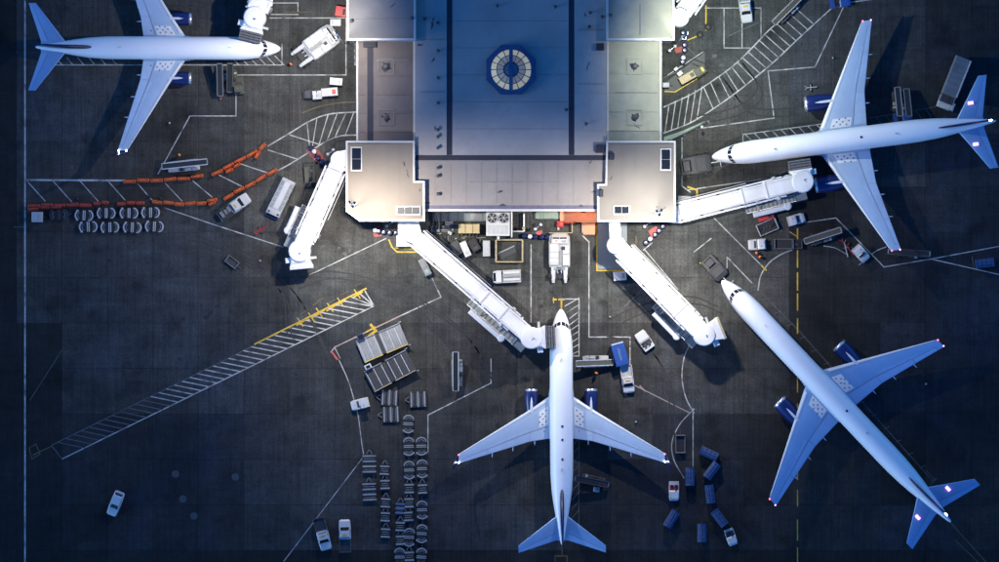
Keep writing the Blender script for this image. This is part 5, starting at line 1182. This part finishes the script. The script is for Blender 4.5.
# ------------------------------------------------------------------ bollards
BM = None
def bollards(pts, which):
    global BM
    for k, (x, y, cap) in enumerate(pts):
        p = PX(x, y, 0)
        t = thing('bollard', f'{ORD[k]} dark bollard {which}', 'bollard', p, 0, 'dark bollards at the terminal corners')
        MB().lathe([(0.5, 0), (0.5, 0.12), (0.42, 0.2), (0.4, 0.95), (0.3, 1.05), (0.03, 1.08)], n=12).build('post', 'navy', t, True)
        MB().lathe([(0.43, 0.55), (0.43, 0.75)], n=12, caps=False).build('reflector_band', 'vehicle_white', t)
        if cap: MB().lathe([(0.38, 1.03), (0.36, 1.14), (0.05, 1.2)], n=12).build('cap', 'vehicle_white', t)
bollards([(311, 148.5, 0), (314.5, 151.5, 1), (318, 158, 0), (322.5, 162, 0), (327.5, 165.5, 0), (333.5, 168.5, 0)], 'from the top in the row at the head of the left bridge')
bollards([(375.5, 230.5, 1), (379, 231.5, 0), (384, 232.5, 0), (390, 233, 0), (396, 233, 0), (402, 232, 0)], 'from the left in the row below the left pavilion')
bollards([(524.5, 236, 0), (530, 236.5, 1), (535.5, 237, 0), (542, 237, 0), (547.5, 237, 0), (553, 235, 0)], 'from the left in the row above the upright white tractor')
bollards([(645.5, 243, 0), (650, 239, 1), (655, 235, 0), (659, 231, 0), (663, 226.5, 0), (666, 221.5, 0)], 'from the left in the slanting row below the right pavilion')
bollards([(683, 32.5, 0), (683, 38, 1), (684.5, 45, 0), (684.5, 50.5, 0), (683, 58, 1), (682.5, 62.5, 0)], 'from the top in the column beside the right wall')
def cone(px, py, label, m='barrier_orange'):
    p = PX(px, py, 0); t = thing('traffic_cone', label, 'cone', p, 0.3, 'traffic cones on the apron')
    MB().box(-0.22, 0.22, -0.22, 0.22, 0.0, 0.05).build('base', 'black', t)
    MB().lathe([(0.18, 0.05), (0.1, 0.4), (0.04, 0.75)], n=12).build('body', m, t, True)
    MB().lathe([(0.125, 0.32), (0.09, 0.48)], n=12, caps=False).build('stripe', 'vehicle_white', t)
for x, y, lb in ((169.5, 123, 'small pale cone on the tarmac below the upper left jet wing'), (260, 261, 'pale cone alone right of the low dark cart'), (833, 58, 'pale cone on the tarmac left of the upper right jet wing'), (610, 317, 'cone on tarmac right of the central jet nose'),
        (926, 384, 'cone on dark tarmac right of the diagonal jet wing'), (578, 366.5, 'amber cone beside the right engine of the central jet'), (220.5, 99, 'red cone beneath the grey belt loader at the upper left jet'), (636, 422, 'cone below the right wing leading edge of the central jet')):
    cone(x, y, lb, 'barrier_orange' if ('amber' in lb or 'red' in lb) else 'vehicle_white')

# ------------------------------------------------------------------ service yard in front of the concourse
def loc_thing(name, label, cat, px, py, group=None): return thing(name, label, cat, PX(px, py, 0), 0, group)
ch = loc_thing('chiller', 'white twin-fan chiller against the front of the concourse', 'chiller', 498, 224)
MB().box(-1.95, 1.95, -2.0, 1.9, 0.3, 2.5, 0.06).build('housing', 'vehicle_white', ch)
for s in (-1, 1):
    f = MB().lathe([(0.88, 2.5), (0.9, 2.72), (0.8, 2.72), (0.78, 2.52)], n=24, c=(s * 0.96, 0.95, 0), caps=False).build('fan_shroud', 'light_grey', ch)
    MB().lathe([(0.8, 2.515), (0.02, 2.52)], n=20, c=(s * 0.96, 0.95, 0)).build('fan_well', 'black', f)
    for k in range(6):
        a = R(60 * k + 10); MB().add([(s * 0.96 + r * math.cos(a + d), 0.95 + r * math.sin(a + d), 2.6 + dz) for r, d, dz in ((0.15, -0.3, 0), (0.72, -0.16, 0.04), (0.72, 0.16, -0.02), (0.15, 0.3, 0))], [(0, 1, 2, 3)]).build('fan_blade', 'mid_grey', f)
    MB().lathe([(0.16, 2.55), (0.16, 2.66), (0.02, 2.7)], n=10, c=(s * 0.96, 0.95, 0)).build('fan_hub', 'light_grey', f)
MB().box(-0.15, 0.25, -2.6, -2.0, 0.4, 1.9, 0.05).build('pipe_box', 'vehicle_white', ch)
for k in range(5): MB().box(-1.7 + k * 0.7, -1.15 + k * 0.7, -1.7, -0.2, 2.51, 2.55).build('access_panel', 'light_grey', ch)
bc = loc_thing('beige_cabinet', 'beige plant cabinet left of the white chiller', 'cabinet', 469, 229)
MB().box(-1.75, -0.6, -0.75, 0.8, 0.0, 1.7, 0.06).build('housing', 'beige', bc); MB().box(-0.56, 0.6, -0.75, 0.8, 0.0, 1.75, 0.06).build('housing', 'beige', bc); MB().box(0.64, 1.75, -0.75, 0.8, 0.0, 1.7, 0.06).build('housing', 'beige', bc)
for k in range(6): MB().tube([(-1.8 + k * 0.65, -0.85, 0.3), (-1.7 + k * 0.6, -1.3, 0.15), (-1.6 + k * 0.66, -1.9, 0.08)], 0.09).build('hose', 'olive_dark', bc)
tank = loc_thing('drain_tray', 'long grey steel tray against the concourse wall, left half', 'tray', 463, 216)
MB().box(-5.1, 4.6, -0.9, 0.7, 0.0, 0.5).build('tray', 'grey_metal', tank); MB().box(-2.4, 4.4, -0.75, 0.55, 0.52, 0.62).build('lid', 'deck_slate', tank)
MB().box(1.2, 3.2, -0.6, 0.4, 0.63, 0.7).build('plate', 'mid_grey', tank)
for k in range(7): MB().box(-4.9 + k * 1.35, -4.8 + k * 1.35, -0.95, 0.72, 0.5, 0.66).build('rib', 'grey_metal', tank)
for k, (x, y, ln) in enumerate(((440, 229, 3.0), (449, 224, 1.3), (453, 227, 1.6))):
    b = loc_thing('pipe_stack', ('stacked dark pipes beside the long central bridge', 'short pale pipe bundle under the steel tray', 'dark valve block left of the beige cabinet')[k], 'pipes', x, y)
    for q in range(4): MB().cyl((-ln / 2, -0.4 + q * 0.26, 0.2 + 0.12 * (q % 2)), (ln / 2, -0.4 + q * 0.26, 0.2 + 0.12 * (q % 2)), 0.12, n=8).build('pipe', 'light_grey' if k == 1 else 'grey_metal', b)
mf = loc_thing('pipe_manifold', 'tangle of rusty pipes and valves around the beige cabinet', 'pipes', 455, 232)
rb = random.Random(5)
for k in range(22):
    x, y = rb.uniform(-3.6, 4.4), rb.uniform(-1.0, 1.2); ln = rb.uniform(0.4, 1.8); a = rb.choice((0, math.pi / 2, 0.3, 2.4))
    if -0.2 < x < 4.3 and y > -0.5: y = rb.uniform(-1.0, -0.75); ln *= 0.4
    MB().cyl((x, y, 0.15 + 0.02 * k), (x + ln * math.cos(a), y - abs(ln * math.sin(a)) * 0.5, 0.15 + 0.02 * k), rb.uniform(0.05, 0.14), n=8).build('pipe', rb.choice(('olive_dark', 'grey_metal', 'charcoal', 'beige', 'mid_grey')), mf)
for k in range(8):
    x, y = rb.uniform(-3.6, -0.4), rb.uniform(-1.0, 1.0); q = rb.uniform(0.15, 0.4)
    MB().box(x, x + q, y, y + q * 1.3, 0, 0.4 + 0.05 * k, 0.03).build('valve_box', rb.choice(('olive_dark', 'grey_metal', 'light_grey', 'black')), mf)
def fence_frame(label, pts, m, name='rail_frame', z=1.0, r=0.08, cat='railing', posts=True):
    c = PX(*pts[0]); t = thing(name, label, cat, c)
    P = [PX(*p) - c for p in pts]
    for a, b in zip(P, P[1:]):
        for zz in (z, z * 0.5): MB().cyl((a.x, a.y, zz), (b.x, b.y, zz), r, n=8).build('rail', m, t)
        n = max(1, int((b - a).length / 2.0))
        for k in range(n + 1):
            q = a.lerp(b, k / n); MB().cyl((q.x, q.y, 0), (q.x, q.y, z), r * 0.8, n=6).build('post', m, t)
    return t
fence_frame('pale yellow railing of the square yard pen', [(496, 262), (496, 240), (522.5, 240), (522.5, 262), (496, 262)], 'beige', r=0.13)
fence_frame('white pipe railing between the chiller and the concourse gate', [(511.5, 237), (511.5, 212)], 'vehicle_white', r=0.16)
fence_frame('white pipe railing from the chiller to the bollards', [(513, 231.5), (524, 231.5), (524, 214)], 'vehicle_white', r=0.12)
fence_frame('thin yellow railing right of the red pump', [(572, 222), (572, 233), (549, 233)], 'beige', r=0.08)
fence_frame('beige railing at the inner side of the yard', [(436, 213), (439, 222), (439, 232)], 'grey_metal', r=0.1)
fence_frame('slim railing under the concourse, centre', [(537, 212), (537, 219), (556, 219)], 'grey_metal', r=0.08)
sk2 = loc_thing('scrap_plank', 'dark plank with pale bar lying in the yard pen', 'plank', 507, 252)
MB().bar((-1.3, -0.75, 0.12), (1.4, 0.55, 0.12), 1.1, 0.1).build('board', 'charcoal', sk2); MB().bar((-1.4, -0.2, 0.24), (1.2, 1.0, 0.24), 0.2, 0.1).build('bar', 'mid_grey', sk2)
dl = loc_thing('wall_lamp', 'amber bulkhead lamp over the orange deck at the concourse wall', 'lamp', 583, 211.5)
MB().box(-0.35, 0.35, -0.3, 0.1, 5.0, 5.2, 0.05).build('housing', 'dark_metal', dl); MB().box(-0.28, 0.28, -0.25, 0.02, 4.93, 4.985).build('lens', 'lamp_amber', dl)
MB().bar((0, 0.1, 5.1), (0, 0.45, 5.1), 0.1).build('bracket', 'dark_metal', dl)
ll = bpy.data.lights.new('amber_lamp', 'SPOT'); ll.energy = 320; ll.color = (1.0, 0.42, 0.16); ll.spot_size = R(140); ll.spot_blend = 1.0; ll.shadow_soft_size = 0.2
lo = bpy.data.objects.new('amber_lamp', ll); COL.objects.link(lo); lo.parent = dl; lo.location = (0, -0.15, 4.88)
og = loc_thing('loading_dock', 'orange-lit loading deck beside the right pavilion', 'dock', 583, 217)
MB().box(-3.8, 2.2, -0.9, 0.95, 0.0, 0.6).build('deck', 'deck_orange', og); MB().box(-0.2, 0.0, -2.6, -0.92, 0.0, 0.55).build('ramp_side', 'mid_grey', og); MB().box(0.02, 2.0, -2.9, -0.92, 0.0, 0.35).build('ramp', 'deck_orange', og)
MB().box(-0.25, 2.1, -1.0, -0.9, 0.6, 0.68).build('edge_strip', 'beige', og)
pu = loc_thing('fire_pump', 'red pump with pipe by the concourse wall', 'pump', 563, 224)
MB().box(-1.0, 0.1, -0.5, 0.45, 0, 0.9, 0.1).build('pump_body', 'signal_red', pu); MB().cyl((0.1, 0.1, 0.5), (2.0, 0.2, 0.5), 0.16, n=10).build('pipe', 'signal_red', pu); MB().lathe([(0.3, 0.9), (0.3, 1.1), (0.05, 1.15)], n=12, c=(-0.5, 0, 0)).build('hand_wheel', 'signal_red', pu); MB().box(-0.95, -0.6, -1.0, -0.55, 0, 0.5, 0.05).build('valve_box', 'light_grey', pu)
for k, (x, y, lb) in enumerate(((538, 227, 'pair of white floodlit globe lamps above the red paint patch in the yard'), (523.5, 228.5, 'single pale globe lamp at the corner of the white pipe railing'), (647, 224.5, 'twin white globe lamps below the right pavilion'), (331, 152.5, 'twin white globe lamps at the head of the left bridge'), (672, 49, 'twin white globe lamps beside the right wall bollards'), (390, 224, 'twin white globe lamps below the left pavilion edge'), (701.5, 127.5, 'single pale globe lamp at the end of the upper right painted line'))):
    t = loc_thing('globe_lamp', lb, 'lamp', x, y, 'low globe lamps round the terminal')
    MB().cyl((0, 0, 0), (0, 0, 1.6), 0.06, n=8).build('post', 'galvanised', t)
    for s in ((0,) if 'single' in lb else (-0.45, 0.45)):
        MB().bar((0, 0, 1.55), (s, s * 0.8, 1.6), 0.06).build('arm', 'galvanised', t) if s else None
        MB().lathe([(0.02, -0.28), (0.2, -0.2), (0.28, 0), (0.2, 0.2), (0.02, 0.28)], n=14, c=(s, s * 0.8, 1.8)).build('globe', 'vehicle_white' if k != 1 else 'beige', t, True)
# tow bars, manhole, posts
def towbar(label, px, py, dx, dy, L, m):
    t = thing('tow_bar', label, 'tow bar', PX(px, py), heading(dx, dy)); h = L / 2
    MB().cyl((-h, 0, 0.35), (h, 0, 0.35), 0.09, n=8).build('tube', m, t); MB().bar((-h * 0.3, -0.6, 0.3), (-h * 0.3, 0.6, 0.3), 0.1).build('axle', m, t)
    for s in (-1, 1): MB().cyl((-h * 0.3, s * 0.6 - 0.06, 0.22), (-h * 0.3, s * 0.6 + 0.06, 0.22), 0.22, n=12).build('wheel', 'rubber', t); MB().bar((-h, 0, 0.35), (-h - 0.4, s * 0.3, 0.35), 0.08).build('yoke', m, t)
towbar('dull red tow bar lying left of the empty left bridge', 262, 229, 10, -7, 2.0, 'signal_red'); towbar('red tow bar beside the pale tug under the upper right wingtip', 848, 248, 10, 12, 3.0, 'signal_red')
towbar('white tow bar leaning toward the pale tug near the upper right wingtip', 846, 250, 3, 12, 2.4, 'light_grey')
towbar('grey tow bar on tarmac in front of the upper right jet wing', 812, 87.5, 12, -1, 1.6, 'light_grey')
for k, (x, y) in enumerate(((175.5, 474), (235.5, 477), (183, 499), (194, 516))):
    t = loc_thing('manhole', ('pale manhole left of its three neighbours at lower left', 'pale manhole furthest right in the lower left dark area', 'pale manhole in the middle of the lower left four', 'pale manhole lowest of the lower left four')[k], 'manhole', x, y, 'manholes in the lower left apron')
    MB().lathe([(0.62, 0), (0.62, 0.02), (0.5, 0.03)], n=20).build('ring', 'manhole_iron', t); MB().lathe([(0.48, 0.0), (0.48, 0.035), (0.02, 0.04)], n=20).build('cover', 'manhole_iron', t)
for k, (x, y) in enumerate(((78, 199), (161, 198.5), (150, 196), (352.5, 16))):
    t = loc_thing('marker_post', ('dark marker post in the left part of the barrier walkway', 'dark marker post right of the barrier gap', 'dark marker post left of the barrier gap', 'dark marker post on the upper left wall walk')[k], 'post', x, y, 'dark marker posts in the walkway')
    MB().box(-0.3, 0.3, -0.3, 0.3, 0, 0.12).build('base', 'rubber', t); MB().lathe([(0.12, 0.12), (0.1, 1.1), (0.03, 1.15)], n=8).build('post', 'navy', t)
for k, (x, y) in enumerate(((708, 27), (700, 35))):
    t = loc_thing('tyre_stop', ('black tyre at the foot of the yellow line by the right wall', 'black tyre at the end of the slanted yellow line by the right wall')[k], 'tyre', x, y, 'black tyres near the right wall')
    MB().lathe([(0.25, 0.02), (0.55, 0.0), (0.62, 0.12), (0.55, 0.26), (0.25, 0.24)], n=18, caps=False).build('tyre', 'rubber', t, True); MB().lathe([(0.24, 0.1), (0.02, 0.11)], n=12).build('hub', 'charcoal', t)
# yellow stand posts on the diagonal stop line
t = loc_thing('hose_reel', 'thin pale hose lying from the air starter', 'hose', 430, 275)
MB().tube([(0, 0, 0.06), (0.4, -0.9, 0.06), (0.9, -1.6, 0.06), (1.2, -2.4, 0.06)], 0.09, 8).build('hose', 'grey_metal', t); MB().lathe([(0.3, 0), (0.3, 0.15), (0.1, 0.2)], n=12).build('coupling', 'deck_green', t)
# expansion of the right yard: pipes along the wall
for x0, y0, x1, y1, lb in ((355.5, 44, 355.5, 64, 'thin drain pipe run beside the upper left wall'), (708, 122, 672, 140, 'dark cable ramp right of the green strip')):
    c = PX(x0, y0); q = PX(x1, y1) - c; t = thing('pipe_run', lb, 'pipe', c)
    MB().tube([(0, 0, 0.12), (q.x, q.y, 0.12)], 0.14, 8).build('pipe', 'charcoal' if x0 > 500 else 'grey_metal', t)
    for k in range(4): p = q * (k / 3); MB().box(p.x - 0.22, p.x + 0.22, p.y - 0.22, p.y + 0.22, 0, 0.1).build('bracket', 'grey_metal', t)

# ------------------------------------------------------------------ ground crew
def person(label, px, py, rz, lean=0.0):
    t = thing('person', label, 'person', PX(px, py), rz, 'ground crew')
    me = bpy.data.meshes.new('body'); V = []; E = []; RD = []
    def v(p, r, par=None):
        V.append(p); RD.append(r)
        if par is not None: E.append((par, len(V) - 1))
        return len(V) - 1
    pel = v((0, 0, 0.95), 0.15); ch_ = v((0.02, 0, 1.3), 0.17, pel); ne = v((0.02, 0, 1.5), 0.07, ch_); hd = v((0.03, 0, 1.62), 0.095, ne); v((0.03, 0, 1.73), 0.085, hd); v((0.13, 0, 1.63), 0.02, hd)
    for s in (-1, 1):
        hp = v((0, s * 0.1, 0.88), 0.1, pel); kn = v((0.08 * s, s * 0.12, 0.5), 0.07, hp); an = v((0.02 + 0.12 * s, s * 0.13, 0.09), 0.045, kn); v((0.17 + 0.12 * s, s * 0.14, 0.04), 0.04, an)
        sh = v((0.0, s * 0.2, 1.42), 0.065, ch_); el = v((0.06, s * 0.27, 1.14), 0.045, sh); wr = v((0.22, s * 0.25, 0.98), 0.03, el); pa = v((0.28, s * 0.25, 0.95), 0.032, wr)
        for k in range(4): f = v((0.33, s * (0.22 + 0.02 * k), 0.92), 0.009, pa); v((0.35, s * (0.22 + 0.02 * k), 0.88 - 0.004 * (k % 2)), 0.008, f)
        v((0.30, s * 0.21, 0.90), 0.009, pa)
    me.from_pydata(V, E, []); o = bpy.data.objects.new('body', me); COL.objects.link(o); o.parent = t
    me.materials.append(MATS['trousers']); m_ = o.modifiers.new('skin', 'SKIN')
    for i, r in enumerate(RD): me.skin_vertices[0].data[i].radius = (r, r)
    me.skin_vertices[0].data[0].use_root = True
    sb = o.modifiers.new('subsurf', 'SUBSURF'); sb.levels = 1; sb.render_levels = 1
    MB().rings([[(0.01 + rx * math.cos(a), ry * math.sin(a), z) for a in [2 * math.pi * i / 14 for i in range(14)]] for z, rx, ry in ((0.92, 0.19, 0.23), (1.1, 0.19, 0.23), (1.3, 0.2, 0.26), (1.44, 0.16, 0.26), (1.5, 0.09, 0.12))], False, False).build('vest', 'hivis', t, True)
    MB().lathe([(0.125, 1.66), (0.12, 1.74), (0.07, 1.79), (0.01, 1.8)], n=12, c=(0.03, 0, 0)).build('cap', 'hivis', t, True)
    for s in (-1, 1): MB().lathe([(0.012, -0.01), (0.015, 0), (0.012, 0.01)], n=6, c=(0.125, s * 0.035, 1.65)).build('eye', 'black', t)
person('ground worker in orange standing beside the right engine of the central jet', 596, 373, 1.2)
person('ground worker in orange behind the round-topped white tug', 756, 253, 0.4)
person('ground worker in orange nearest the arc line below the round-topped tug', 759.5, 257, 2.2)
person('ground worker in orange by the forks of the angled white tractor', 291, 64.5, 0.9)
person('ground worker in red orange above the barrier-side belt loader', 180, 155, 3.6)
person('ground worker beside the pale tug with canopy under the upper right bridge', 791, 222, 1.9)
